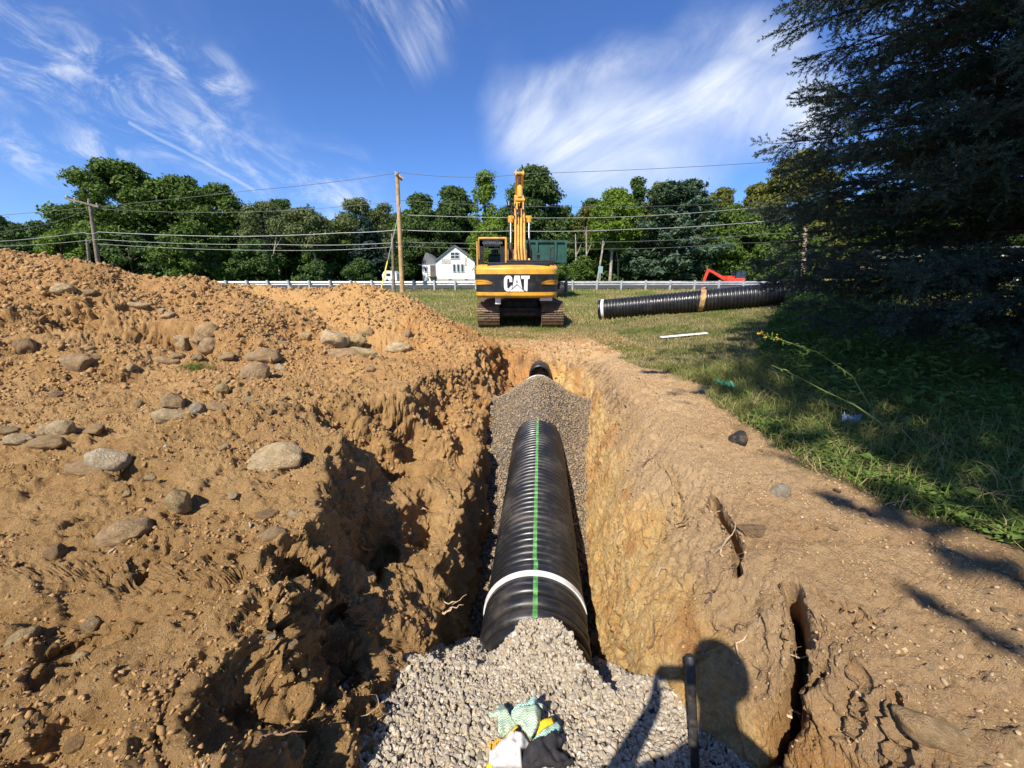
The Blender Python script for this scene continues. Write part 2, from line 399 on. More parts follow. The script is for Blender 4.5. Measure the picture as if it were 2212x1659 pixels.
left = 1 - sstep(-.1, .2, X)
# where grass starts on the right
def grass_edge(y): return np.interp(y, [-2, .5, 1.5, 2.3, 3, 4.3, 5.5, 6.7, 7.6, 8.6, 10, 12, 14], [3.0, 2.7, 2.33, 2.06, 2.03, 2.35, 2.35, 2.2, 2.2, 2.4, 2.3, 2.2, 2.0])
def grassmask(x, y):
    n = .28 * fbm(x * 1.7, y * 1.7, .4, 3, 31)
    r = sstep(-.12, .12, x - grass_edge(y) + n)
    far_open = sstep(9.7, 11.4, y + n * 2.6 - .25 * np.abs(x - .6))                       # lawn beyond the head of the trench
    lf = (1 - sstep(-2.6, -1.9, x + n - .32 * (y - 9))) * sstep(8.5, 10.2, y + n)
    m = np.maximum(r, np.maximum(far_open * .75, lf))
    pl = np.maximum(pile(x, y, CA, .47, .5), pile(x, y, CB, .52, .35))
    m = m * (1 - (x < .4) * sstep(-.05, .12, pl - G0(x, y)))
    return m
gm = grassmask(X, Y)
d1 = fbm(X * 2.1, Y * 2.1, Z * 2.1, 3, 11)
d2 = fbm(X * 7, Y * 7, Z * 7, 3, 12)
w1, _ = worley(X * 9, Y * 9, Z * 9, 13); w2, _ = worley(X * 24, Y * 24, Z * 24, 14)
rd = 1 - np.abs(vnoise(X * 3.2 + .4 * d2, Y * 3.2, Z * 1.2, 15)) * 2
d3 = fbm(X * 33, Y * 33, Z * 33, 2, 16)
wallL = left * sstep(.12, .4, steep) * (1 - sstep(8.2, 9.4, Y)); wallR = (1 - left) * sstep(.12, .4, steep) * (Y < 9.5)
disp = d1 * (.050 * left + .022 * (1 - left)) + d2 * (.020 * left + .008 * (1 - left)) + d3 * .0055
disp += wallL * (rd * .045 + (0.45 - w1) * .055) + wallR * (.45 - w1) * .016
disp += left * (.45 - w1) * .022 * (1 - wallL) + (.45 - w2) * (.010 * left + .004)
clod = np.clip(fbm(X * .8, Y * .8, 6.6, 2, 18) + .15, 0, 1)
disp += left * clod * np.clip(.33 - w1, 0, 1) * .10
_, c1 = worley(X * 5.5 + .35 * d2, Y * 5.5, Z * 5.5 + .3 * d2, 24); w4, c2 = worley(X * 13 + .3 * d2, Y * 13, Z * 13, 25); w5, c3 = worley(X * 31, Y * 31, Z * 31, 26)
rg = np.abs(vnoise(X * 6.5, Y * 6.5, Z * 6.5, 27)) ; rg2 = np.abs(vnoise(X * 15, Y * 15, Z * 15, 28)); patch = sstep(-.25, .35, fbm(X * 1.1, Y * 1.1, 3.3, 3, 29))
disp += left * (.75 + .95 * patch) * ((c1 - .5) * .034 * (.35 + wallL) + (c2 - .5) * .024 + (c3 - .5) * .011 - rg * .050 * (.5 + .8 * wallL) - rg2 * .030)
disp += (1 - left) * 1.45 * ((c1 - .5) * .016 + (c2 - .5) * .016 * (.4 + patch) + (c3 - .5) * .008 - rg * .022 - rg2 * .018 * (.3 + patch))
w6, c4 = worley(X * 52, Y * 52, Z * 52, 33); d5 = fbm(X * 60, Y * 60, Z * 60, 2, 34); rough = .45 + .9 * sstep(-.2, .4, fbm(X * 2.4, Y * 2.4, Z * 2.4, 2, 35))
disp += rough * ((.45 - w6) * .013 + d5 * .008 + (c4 - .5) * .004) * (.75 + .45 * left)
endw = sstep(7.6, 8.2, Y) * (1 - sstep(9.6, 10.6, Y)) * sstep(-1.5, -.5, X) * (1 - sstep(2.2, 3.0, X)); disp += endw * ((c1 - .5) * .06 + (c2 - .5) * .035 - rg * .06 + d1 * .05)
disp *= edge * (1 - .6 * gm)
P = P + N * (disp * (1 - np.clip(crk * 12, 0, .8)))[..., None]
P[..., 0] += crk * .45; P[..., 1] += crk * .25
# terrain colours: 0 loose brown earth, 1 yellow sand of the lower walls; orange staining
rimz = np.where(X < 0, .45, np.interp(Y, [0, 4, 8, 9], [.45, .35, .1, 0]))
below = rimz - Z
blot = fbm(X * 1.6, Y * 1.6, Z * 1.6, 4, 21)
ochre = np.clip(sstep(-.1, .5, X) * sstep(.14, .48, below + blot * .30) * (Y < 9.3) * 1.0, 0, 1)
ochre = np.maximum(ochre, (1 - sstep(-1, 1.2, X)) * sstep(6.2, 7.6, Y) * (1 - sstep(8.8, 10, Y)) * .55)
ochre = np.maximum(ochre, sstep(.3, .8, blot) * .35 * left)
orange = np.clip(sstep(.0, .42, fbm(X * 2.3, Y * 2.3, Z * 2.3, 3, 23)) * ochre * .9 + sstep(6.5, 8, Y) * sstep(-2.8, -1.4, X) * (1 - sstep(-.2, 1.5, X)) * (1 - sstep(8.8, 9.8, Y)) * .8, 0, 1)
orange = np.maximum(orange, sstep(3.6, 6.5, Y) * (1 - sstep(-.3, 1.6, X)) * .38 * (1 - sstep(8.6, 10, Y) * sstep(-2, -1, X)))
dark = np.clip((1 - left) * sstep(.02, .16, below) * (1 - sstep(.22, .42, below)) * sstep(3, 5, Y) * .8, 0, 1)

idx = np.arange(NR * NC).reshape(NR, NC)
F = np.stack([idx[:-1, :-1], idx[:-1, 1:], idx[1:, 1:], idx[1:, :-1]], -1).reshape(-1, 4)

def dirt_material():
    m, t, b = new_mat('earth')
    A = lambda n: t.n('ShaderNodeAttribute', attribute_name=n).outputs['Fac']
    pos = t.n('ShaderNodeNewGeometry').outputs['Position']
    big = t.mr(t.noise(pos, 1.3, 5, .6), .3, .7); mid = t.mr(t.noise(pos, 9, 5, .65), .3, .7); fine = t.mr(t.noise(pos, 70, 4, .7), .28, .72)
    c = t.mix(big, (.50, .295, .115), (.66, .425, .19))
    c = t.mix(t.m('MULTIPLY', mid, .5), c, (.42, .245, .095))
    soilR = t.mix(big, (.58, .37, .185), (.72, .50, .27))
    c = t.mix(A('rightside'), c, soilR)
    c = t.mix(A('ochre'), c, t.mix(mid, (.78, .46, .16), (.84, .60, .27)))
    c = t.mix(t.m('MULTIPLY', A('orange'), t.m('ADD', t.m('MULTIPLY', mid, .5), .5)), c, (.52, .235, .075))
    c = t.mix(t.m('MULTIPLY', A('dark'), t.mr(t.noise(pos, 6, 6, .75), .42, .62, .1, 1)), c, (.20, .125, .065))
    gr = t.mix(t.mr(t.noise(pos, 2.2, 5, .6), .38, .66), (.10, .125, .035), (.33, .255, .12))
    gr = t.mix(t.m('MULTIPLY', fine, .6), gr, (.055, .06, .02))
    c = t.mix(A('grass'), c, gr)
    vo = t.n('ShaderNodeTexVoronoi', i_Vector=pos, i_Scale=55.0); vo.feature = 'F1'
    peb = t.mr(vo.outputs['Distance'], .16, .26, 1, 0)
    sc = t.n('ShaderNodeSeparateColor', i_0=vo.outputs['Color'])
    c = t.mix(t.m('MULTIPLY', t.m('MULTIPLY', peb, t.mr(sc.outputs[0], .72, .8)), t.m('SUBTRACT', 1.0, A('grass'))), c, (.60, .48, .32))
    c = t.mix(t.m('MULTIPLY', fine, .55), c, t.mix(1.0, c, (.50, .46, .42), 'MULTIPLY'))
    t.L.new(c, b.inputs['Base Color']); b.inputs['Roughness'].default_value = .95; b.inputs['Specular IOR Level'].default_value = .15
    hh = t.m('ADD', t.m('MULTIPLY', t.noise(pos, 22, 8, .8), 1.5), t.m('ADD', t.m('MULTIPLY', t.noise(pos, 95, 5, .75), .75), t.m('MULTIPLY', peb, .12)))
    bp = t.n('ShaderNodeBump', i_Height=hh); bp.inputs['Strength'].default_value = 1.0; bp.inputs['Distance'].default_value = .024
    t.L.new(bp.outputs[0], b.inputs['Normal'])
    return m
M_dirt = dirt_material()
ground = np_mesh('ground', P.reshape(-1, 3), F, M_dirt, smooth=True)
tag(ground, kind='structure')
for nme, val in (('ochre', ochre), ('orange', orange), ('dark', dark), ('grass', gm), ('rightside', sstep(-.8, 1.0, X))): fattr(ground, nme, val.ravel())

# the lawn and land around, out to the horizon
def lawn_grid():
    ax = np.concatenate([-np.geomspace(900, 14, 34), np.linspace(-13.4, 10.4, 40), np.geomspace(11, 900, 36)])
    ay = np.concatenate([-np.geomspace(300, 2.2, 16), np.linspace(-1.6, 13.5, 20), np.linspace(14, 42, 70), np.geomspace(43.5, 1500, 36)])
    XX, YY = np.meshgrid(ax, ay); ZZ = G0(XX, YY) - .012 + .05 * fbm(XX * .3, YY * .3, 0, 3, 77) * sstep(14.5, 18, YY) * (1 - sstep(30, 33, YY))
    n, mm = XX.shape; ii = np.arange(n * mm).reshape(n, mm)
    ff = np.stack([ii[:-1, :-1], ii[:-1, 1:], ii[1:, 1:], ii[1:, :-1]], -1).reshape(-1, 4)
    cx = XX.ravel()[ff].mean(1); cy = YY.ravel()[ff].mean(1)
    keep = ~((cx > X0 + .5) & (cx < X1 - .5) & (cy > -1.7) & (cy < 13.7))
    return np.stack([XX, YY, ZZ], -1).reshape(-1, 3), ff[keep]
m, t, b = new_mat('lawn'); pos = t.n('ShaderNodeNewGeometry').outputs['Position']
c = t.mix(t.mr(t.noise(pos, .35, 5, .6), .4, .62), (.15, .17, .045), (.32, .26, .11))
c = t.mix(t.mr(t.noise(pos, 2.5, 5, .7), .35, .7, 0, .7), c, (.075, .10, .028))
sp = t.n('ShaderNodeSeparateXYZ', i_0=pos)
c = t.mix(t.mr(sp.outputs[1], 40, 44), c, t.mix(t.mr(t.noise(pos, .2, 3), .4, .6), (.06, .12, .03), (.09, .16, .04)))
t.L.new(c, b.inputs['Base Color']); b.inputs['Roughness'].default_value = .95; b.inputs['Specular IOR Level'].default_value = .1
bp = t.n('ShaderNodeBump', i_Height=t.noise(pos, 14, 5, .7)); bp.inputs['Strength'].default_value = .8; bp.inputs['Distance'].default_value = .08; t.L.new(bp.outputs[0], b.inputs['Normal'])
M_lawn = m
lv, lf = lawn_grid(); lawn = np_mesh('lawn', lv, lf, M_lawn, smooth=True); tag(lawn, kind='structure')
# road behind the guardrail
M_asph = simple('asphalt', (.055, .055, .057), .9, var=.15, scale=3)
rb = MB()
xs_ = np.linspace(-120, 120, 61)
vv = [(x, y, float(G0(np.array(x), np.array(y))) + .03) for x in xs_ for y in (33.2, 36.6, 40)]
ff = []
for i in range(60):
    for j in range(2): ff.append((i * 3 + j, i * 3 + 3 + j, i * 3 + 4 + j, i * 3 + 1 + j))
rb.add(vv, ff); road = rb.build('road', M_asph); tag(road, kind='structure')

bpy.context.view_layer.update()
dg = bpy.context.evaluated_depsgraph_get()
def on_ground(x, y, top=6):
    ok, loc, nor, _ = ground.ray_cast(Vector((x, y, top)), Vector((0, 0, -1)))
    return (loc, nor) if ok else (Vector((x, y, float(G0(np.array(x), np.array(y))))), Vector((0, 0, 1)))
def hit(px, py):
    d = ray(px, py).normalized(); ok, loc, nor, _ = ground.ray_cast(Vector((0, 0, CAMZ)), d)
    if ok: return loc, nor
    return at_h(px, py, 1.2), Vector((0, 0, 1))
# ================================================================ PIPES
def plastic_mat(name, dusty=.5):
    m, t, b = new_mat(name); pos = t.n('ShaderNodeTexCoord').outputs['Object']
    n1 = t.noise(pos, 3, 6, .7); n2 = t.noise(pos, 26, 4, .7)
    c = t.mix(t.m('MULTIPLY', t.mr(n1, .45, .75), dusty), (.014, .014, .015), (.13, .105, .08))
    c = t.mix(t.mr(n2, .62, .8, 0, .35 * dusty), c, (.24, .19, .14))
    t.L.new(c, b.inputs['Base Color']); t.L.new(t.mr(n1, .3, .75, .24, .55), b.inputs['Roughness']); b.inputs['Specular IOR Level'].default_value = .55
    return m
M_hdpe = plastic_mat('black_polyethylene', .45); M_hdpe2 = plastic_mat('black_polyethylene_clean', .15)
M_green = simple('green_stripe', (.075, .26, .06), .6, var=.3, scale=20, dirt=((.04, .1, .03), 30, .5, .7, .5))
M_white = simple('white_band', (.78, .77, .74), .5, var=.05, scale=10, dirt=((.45, .38, .28), 14, .5, .75, .5))
M_inside = simple('pipe_inside', (.02, .02, .02), .5)
def corr_pipe(name, L, pitch, r0, r1, mat, parent, green=True, n=96, inner=.30, prof=None, y0=0.):
    """corrugated tube along local +y, axis at origin"""
    ys = []; rs = []; k = int(L / pitch)
    pr = prof or [(0, r0), (.06, r0), (.14, r0 + (r1 - r0) * .75), (.24, r1 - .002), (.42, r1), (.58, r1), (.76, r1 - .002), (.86, r0 + (r1 - r0) * .75), (.94, r0)]
    for i in range(k):
        for a, rr in pr: ys.append((i + a) * pitch); rs.append(rr)
    ys.append(k * pitch); rs.append(r0)
    # cut ends and the smooth inside
    ys = [ys[0]] + ys + [ys[-1], ys[-1]]; rs = [inner] + rs + [inner, inner - .004]
    ys.append(0.0); rs.append(inner - .004); ys.append(0.0); rs.append(inner)
    ys = np.array(ys); rs = np.array(rs)
    gw = .043
    th = np.concatenate([[-gw, gw], np.linspace(gw, 2 * math.pi - gw, n)[1:-1]]) + math.pi / 2
    n = len(th); m_ = len(ys)
    V = np.stack([rs[:, None] * np.cos(th)[None], np.repeat(ys[:, None], n, 1), rs[:, None] * np.sin(th)[None]], -1).reshape(-1, 3)
    ii = np.arange(m_ * n).reshape(m_, n); jj = np.roll(ii, -1, 1)
    Fq = np.stack([ii[:-1], ii[1:], jj[1:], jj[:-1]], -1)
    mi = np.zeros((m_ - 1, n), int)
    if green: mi[1:-4, 0] = 1
    o = np_mesh(name, V, Fq.reshape(-1, 4), None, parent, smooth=True, mats=[mat, M_green], mi=mi.ravel())
    try: o.data.set_sharp_from_angle(angle=R(50))
    except Exception: pass
    return o
def band(name, r, w, y, mat, parent, t=.006, n=96):
    th = np.linspace(0, 2 * math.pi, n, endpoint=False)
    prof = [(r, y), (r + t, y), (r + t, y + w), (r, y + w)]
    V = np.array([[q * math.cos(a), yy, q * math.sin(a)] for q, yy in prof for a in th])
    ii = np.arange(4 * n).reshape(4, n); jj = np.roll(ii, -1, 1)
    o = np_mesh(name, V, np.stack([ii, jj, np.roll(jj, -1, 0), np.roll(ii, -1, 0)], -1).reshape(-1, 4), mat, parent, smooth=True)
    try: o.data.set_sharp_from_angle(angle=R(50))
    except Exception: pass
    return o
PAX = lambda y: .005 + .0714 * y
PZ = -.68
pang = -math.atan(.0714)
def arcprof(r0, r1, v=.08, n=9):
    return [(0, r0)] + [(v + (1 - 2 * v) * (.5 - .5 * math.cos(math.pi * i / n)), r0 + (r1 - r0) * math.sqrt(max(0, 1 - (2 * (.5 - .5 * math.cos(math.pi * i / n)) - 1) ** 2)) ** .8) for i in range(n + 1)]
near_pipe = empty('drainage_pipe', (PAX(.7), .7, PZ), pang)
tag(near_pipe, 'near length of buried corrugated black pipe with the wide white band, half under gravel', 'pipe')
corr_pipe('pipe_wall', 1.47, .105, .335, .362, M_hdpe, near_pipe, prof=arcprof(.322, .362, .07))
band('white_band', .357, .042, 1.505, M_white, near_pipe, .012)
bell = corr_pipe('bell_collar', .22, .055, .350, .359, M_hdpe, near_pipe, inner=.338); bell.location = (0, 1.45, 0)
main_pipe = empty('drainage_pipe', (PAX(2.36), 2.36, PZ), pang)
tag(main_pipe, 'long ribbed black pipe with green stripe lying in the trench between two gravel heaps', 'pipe')
corr_pipe('pipe_wall', 5.65, .0755, .320, .357, M_hdpe, main_pipe, prof=arcprof(.320, .357, .09)).rotation_euler = (0, R(-1.5), 0)
band('white_band', .356, .05, 5.46, M_white, main_pipe, .012)
# the old opening at the head of the trench
stub = empty('culvert_pipe', (.60, 8.12, -.40), R(-6)); tag(stub, 'short dark pipe mouth showing above the far gravel heap at the end wall', 'pipe')
o = corr_pipe('pipe_wall', .9, .09, .215, .235, M_hdpe, stub, green=False, inner=.2); 
# spare pipe on the lawn
A0 = Vector((3.32, 15.0, .47)); B0 = Vector((9.75, 12.6, 1.27))
dirv = (B0 - A0).normalized(); spare = empty('spare_pipe', A0)
spare.rotation_mode = 'QUATERNION'; spare.rotation_quaternion = dirv.to_track_quat('Y', 'Z')
tag(spare, 'spare corrugated black pipe with a white end band lying in the grass', 'pipe')
corr_pipe('pipe_wall', (B0 - A0).length, .115, .325, .365, M_hdpe2, spare, green=False, n=72)
band('white_band', .368, .10, .12, M_white, spare, .006, 72)
# webbing sling round the spare pipe
M_web = simple('tan_webbing', (.42, .25, .10), .9, var=.25, scale=6, bump=.4, bscale=120)
M_webp = simple('faded_pink_webbing', (.40, .20, .19), .9, var=.25, scale=6, bump=.4, bscale=120)
sling = empty('lifting_sling', A0 + dirv * 3.55); sling.rotation_mode = 'QUATERNION'; sling.rotation_quaternion = dirv.to_track_quat('Y', 'Z')
tag(sling, 'tan and pink webbing sling looped round the middle of the spare pipe', 'sling')
def ribbon(path, wid, mat, name, parent, thick=.008):
    """flat strap along path of (point, width direction)"""
    mb = MB(); vs = []; n = len(path)
    for p, wd, nn in path:
        p = Vector(p); wd = Vector(wd).normalized() * wid / 2; nn = Vector(nn).normalized() * thick
        vs += [p - wd, p + wd, p + wd + nn, p - wd + nn]
    fs = []
    for i in range(n - 1):
        for k in range(4): fs.append((i * 4 + k, i * 4 + (k + 1) % 4, (i + 1) * 4 + (k + 1) % 4, (i + 1) * 4 + k))
    fs += [(3, 2, 1, 0), tuple((n - 1) * 4 + k for k in range(4))]
    mb.add(vs, fs); return mb.build(name, mat, parent, smooth=True)
pp = []
for i in range(30):
    a = R(-75) + R(330) * i / 29 * 1.0; rr = .372 + .004 * math.sin(i * 1.7)
    pp.append(((rr * math.cos(a), .06 * math.sin(a * 1.2), rr * math.sin(a)), (0, 1, .0), (math.cos(a), 0, math.sin(a))))
ribbon(pp, .16, M_web, 'strap', sling)
pp = []
for i in range(14):
    a = R(120) + R(75) * i / 13 * 1.0; rr = .384 + .02 * math.sin(i * .9) ** 2
    pp.append(((rr * math.cos(a), -.12 + .10 * i / 13, rr * math.sin(a)), (0, 1, .3), (math.cos(a), 0, math.sin(a))))
ribbon(pp, .13, M_webp, 'loose_end', sling, .012)
pp = [((.0 - .05 * i, .05 + .02 * i, .39 + .05 * math.sin(i * .8)), (.3, 1, 0), (0, 0, 1)) for i in range(6)]
ribbon(pp, .12, M_webp, 'loop_eye', sling, .015)

# ================================================================ GRAVEL (stuff)
def ico(sub=1):
    bm = bmesh.new(); bmesh.ops.create_icosphere(bm, subdivisions=sub, radius=1)
    v = np.array([q.co[:] for q in bm.verts]); f = np.array([[a.index for a in q.verts] for q in bm.faces]); bm.free(); return v, f
IC1 = ico(1); IC2 = ico(2); IC3 = ico(3); IC4 = ico(4)
def rock_shape(ic, seed, ang=.28, cuts=5):
    v = ic[0].copy(); r = np.random.default_rng(seed)
    for _ in range(cuts):                                      # knock flats on it
        n = r.normal(size=3); n /= np.linalg.norm(n); d = v @ n; lim = r.uniform(.55, .85); v -= np.outer(np.maximum(d - lim, 0), n) * .92
    v *= (1 + ang * fbm(v[:, 0] * 1.1 + seed, v[:, 1] * 1.1, v[:, 2] * 1.1, 2, seed))[:, None]
    return v
def rand_rot(n, r):
    q = r.normal(size=(n, 4)); q /= np.linalg.norm(q, axis=1)[:, None]; w_, x, y, z = q.T
    return np.stack([1 - 2 * (y * y + z * z), 2 * (x * y - z * w_), 2 * (x * z + y * w_), 2 * (x * y + z * w_), 1 - 2 * (x * x + z * z), 2 * (y * z - x * w_), 2 * (x * z - y * w_), 2 * (y * z + x * w_), 1 - 2 * (x * x + y * y)], -1).reshape(n, 3, 3)
def scatter_mesh(name, shapes, F0, pos, scl, mat, parent=None, smooth=True, seed=1, rots=None):
    r = np.random.default_rng(seed); n = len(pos); rt = rand_rot(n, r) if rots is None else rots; nv = len(shapes[0])
    pick = r.integers(0, len(shapes), n); S = np.stack(shapes)[pick] * scl[:, None, :]
    V = np.einsum('nij,nkj->nki', rt, S) + pos[:, None, :]
    Fx = (F0[None] + (np.arange(n) * nv)[:, None, None])
    return np_mesh(name, V.reshape(-1, 3), Fx.reshape(-1, F0.shape[1]), mat, parent, smooth)
M_gravel = island_mat('gravel', [(.46, .39, .28), (.20, .17, .13), (.54, .48, .38), (.42, .29, .15), (.66, .61, .51), (.28, .25, .21), (.52, .40, .24), (.34, .30, .23), (.60, .54, .44), (.28, .18, .10)], .8, .4, 60)
M_gravel2 = island_mat('fine_gravel', [(.30, .22, .13), (.15, .11, .07), (.38, .30, .20), (.29, .19, .09), (.44, .36, .26), (.22, .16, .11), (.34, .24, .13)], .85, .3, 60)
M_gbed = simple('gravel_bed', (.13, .105, .08), .95, var=.5, scale=50, bump=1, bscale=70)  # dark brown sheet that closes the gaps between the scattered stones
# near heap
def zg(x, y):
    px_ = .005 + .0714 * y; dx = x - px_
    plat = .10 - .17 * sstep(-.1, 1.0, y) - .13 * sstep(.9, 1.6, y) + .05 * fbm(x * 3, y * 3, 2.2, 2, 41)
    plat = plat - .05 * sstep(.35, .9, x) * sstep(.3, 1, y) + .03 * sstep(-.2, -.5, x)
    edgey = np.interp(dx, [-.7, -.42, -.2, -.08, .1, .2, .36, .45, .75], [1.50, 1.50, 1.50, 1.66, 1.68, 1.56, 1.28, 1.36, 1.46]) + .05 * vnoise(x * 9, 3.3, 0, 42)
    ridge = .045 * np.exp(-((dx - .02) / .16) ** 2) * sstep(1.1, 1.6, y)
    return np.minimum(plat + ridge, plat + ridge - (y - edgey) * 1.0 * (y > edgey))
gx = np.linspace(-.85, 1.25, 140); gy = np.linspace(-1.3, 2.4, 200)
GX, GY = np.meshgrid(gx, gy); GZ = zg(GX, GY) - .012
gi = np.arange(GX.size).reshape(GX.shape); gf = np.stack([gi[:-1, :-1], gi[:-1, 1:], gi[1:, 1:], gi[1:, :-1]], -1).reshape(-1, 4)
r = np.random.default_rng(3)
def scat_heap(n, x0, x1, y0, y1, zf, zmin, seed, lift=.3, rad=(.008, .0152), cond=None):
    r = np.random.default_rng(seed); x = r.uniform(x0, x1, n); y = r.uniform(y0, y1, n); z = zf(x, y)
    hz = Hraw(x, y, False); ok = (z > hz - .12) & (z > zmin)
    if cond is not None: ok &= cond(x, y, z)
    x, y, z = x[ok], y[ok], z[ok]; s = r.uniform(rad[0], rad[1], len(x)) * (1 + .5 * (r.random(len(x)) < .06))
    p = np.stack([x, y, z + r.uniform(-.4, lift, len(x)) * s], -1)
    sc = s[:, None] * np.stack([r.uniform(.9, 1.45, len(x)), r.uniform(.8, 1.15, len(x)), r.uniform(.55, .9, len(x))], -1)
    return p, sc
shp = [rock_shape(IC2, i, .34, 12) for i in range(10)]; shp1 = [rock_shape(IC1, i, .3, 3) for i in range(10)]
p1_, s1_ = scat_heap(32000, -.75, 1.15, .05, 2.3, zg, -1.0, 5)
p2_, s2_ = scat_heap(6000, -.75, 1.15, -1.2, .05, zg, -1.0, 6)
heap = scatter_mesh('gravel_heap', shp, IC2[1], np.concatenate([p1_, p2_]), np.concatenate([s1_, s2_]), M_gravel, smooth=True)
tag(heap, 'pale washed gravel heaped over the near end of the pipe', 'gravel', kind='stuff')
try: heap.data.set_sharp_from_angle(angle=R(20))
except Exception: pass
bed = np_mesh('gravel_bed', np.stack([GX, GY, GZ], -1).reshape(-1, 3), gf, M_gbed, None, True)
tag(bed, 'dark brown gravel bed under the pale heap', 'gravel', kind='stuff')
# far heap and the strip beside the pipe
def zg2(x, y):
    px_ = .005 + .0714 * y; dx = x - px_
    top = np.interp(y, [1.9, 2.6, 3.4, 4.4, 5.0, 5.5, 6.4, 6.9, 7.3, 7.6, 8.4, 9], [-1.1, -1.06, -.98, -.82, -.66, -.50, -.26, -.26, -.36, -.50, -.60, -.7])
    peak = np.interp(y, [4.85, 5.15, 5.6, 6.5, 7.4, 7.8, 8.2], [0, .22, .34, .24, .02, .0, .0])
    return top + peak * np.exp(-(dx / .34) ** 2) - .10 * sstep(.3, .75, np.abs(dx)) * sstep(4.8, 5.4, y) - .55 * np.maximum(0, np.abs(dx) - .25) * sstep(6.2, 7.6, y) + .04 * fbm(x * 2.5, y * 2.5, 7, 2, 43)
p3_, s3_ = scat_heap(26000, -.75, 1.75, 2.0, 8.5, zg2, -1.1, 7, rad=(.010, .017))
heap2 = scatter_mesh('gravel_backfill', shp1, IC1[1], p3_, s3_, M_gravel2, smooth=False)
tag(heap2, 'brown gravel backfill burying the middle of the pipe further along the trench', 'gravel', kind='stuff')
gx = np.linspace(-.8, 1.8, 110); gy = np.linspace(1.9, 8.6, 200); GX, GY = np.meshgrid(gx, gy); GZ = zg2(GX, GY) - .012
gi = np.arange(GX.size).reshape(GX.shape); gf = np.stack([gi[:-1, :-1], gi[:-1, 1:], gi[1:, 1:], gi[1:, :-1]], -1).reshape(-1, 4)
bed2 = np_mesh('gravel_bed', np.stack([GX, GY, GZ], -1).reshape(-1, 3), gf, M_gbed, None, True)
tag(bed2, 'gravel bed along the trench floor beside the ribbed pipe', 'gravel', kind='stuff')

# ================================================================ EXCAVATOR
Ycol = lambda n, c, **k: simple(n, c, **k)
M_yel = simple('excavator_yellow', (.74, .37, .035), .42, var=.10, scale=2.5, dirt=((.30, .19, .085), 4, .46, .72, .75), coat=.15)
M_yeld = simple('worn_yellow', (.62, .33, .06), .55, var=.15, scale=4, dirt=((.25, .15, .07), 9, .45, .75, .6))
M_blk = simple('black_paint', (.016, .016, .017), .38, var=.2, scale=3, dirt=((.10, .08, .06), 6, .5, .8, .4))
M_trk = simple('track_steel', (.17, .11, .07), .65, .35, var=.3, scale=12, bump=.4, bscale=50, dirt=((.30, .19, .11), 10, .42, .65, .75))
M_drk = simple('greasy_dark_metal', (.03, .027, .025), .6, .2, var=.4, scale=6, dirt=((.12, .08, .05), 7, .45, .7, .5))
M_chr = simple('cylinder_rod', (.35, .34, .33), .25, .9, var=.1)
M_glass = simple('tinted_glass', (.02, .028, .028), .06, 0, var=.1, spec=.8)
M_wht = simple('white_decal', (.82, .81, .78), .5, var=.04, scale=12, dirt=((.4, .34, .26), 16, .55, .8, .4))
M_rust = simple('rusty_steel', (.20, .105, .055), .8, .3, var=.35, scale=8, bump=.4, bscale=40)
EX, EY = .15, 12.35
exc = empty('excavator', (EX, EY, 0)); tag(exc, 'yellow tracked excavator seen from behind with its boom raised and black band on the counterweight', 'excavator')
def cwy(x): return .06 + .26 * (abs(x) / 1.31) ** 2.6 + (.16 * max(0, (abs(x) - 1.12) / .19) ** 2)
def cw_shell(z0, z1, out, name, mat, x0=-1.31, x1=1.31, prof=None, depth=.95, nx=48, nz=14):
    vs = []; fs = []
    for j in range(nz + 1):
        t_ = j / nz; z = z0 + (z1 - z0) * t_; inset = prof(t_) if prof else 0
        for i in range(nx + 1):
            x = x0 + (x1 - x0) * i / nx; sc = 1 - inset * .25
            dz = 0
            vs.append((x * (1 - inset * .12), cwy(x) - out + inset, z))
    m_ = nx + 1
    for j in range(nz):
        for i in range(nx): fs.append((j * m_ + i, j * m_ + i + 1, (j + 1) * m_ + i + 1, (j + 1) * m_ + i))
    # close it with top, bottom, sides towards the front
    base = len(vs)
    for j in range(nz + 1):
        t_ = j / nz; z = z0 + (z1 - z0) * t_; inset = prof(t_) if prof else 0
        for i in (0, nx): vs.append((vs[j * m_ + i][0], depth, z))
    for j in range(nz):
        fs.append((j * m_, (j + 1) * m_, base + (j + 1) * 2, base + j * 2)); fs.append((j * m_ + nx, base + j * 2 + 1, base + (j + 1) * 2 + 1, (j + 1) * m_ + nx))
    fs.append(tuple(range(0, m_))[::-1] + (base, base + 1)); tp = nz * m_
    fs.append(tuple(range(tp, tp + m_)) + (base + nz * 2 + 1, base + nz * 2))
    mb = MB(); mb.add(vs, fs); return mb.build(name, mat, exc, smooth=True)
cw_shell(1.76, 2.06, 0.0, 'upper_counterweight', M_yel, prof=lambda t_: .32 * max(0, (t_ - .45) / .55) ** 2.2)
cw_shell(1.215, 1.757, -.012, 'counterweight_band', M_blk)
cw_shell(1.03, 1.213, 0.012, 'lower_counterweight', M_yel, prof=lambda t_: .14 * max(0, (.5 - t_) / .5) ** 2)
def on_cw(polys, name, mat, off=.004, th=.014):
    mb = MB()
    for poly in polys:
        n = len(poly); vs = [(x, cwy(x) + .012 - off - th + .004, z) for x, z in poly] + [(x, cwy(x) + .03, z) for x, z in poly]
        mb.add(vs, [tuple(range(n)), tuple(range(2 * n - 1, n - 1, -1))] + [(i, i + n, (i + 1) % n + n, (i + 1) % n) for i in range(n)])
    o = mb.build(name, mat, exc)
    return o
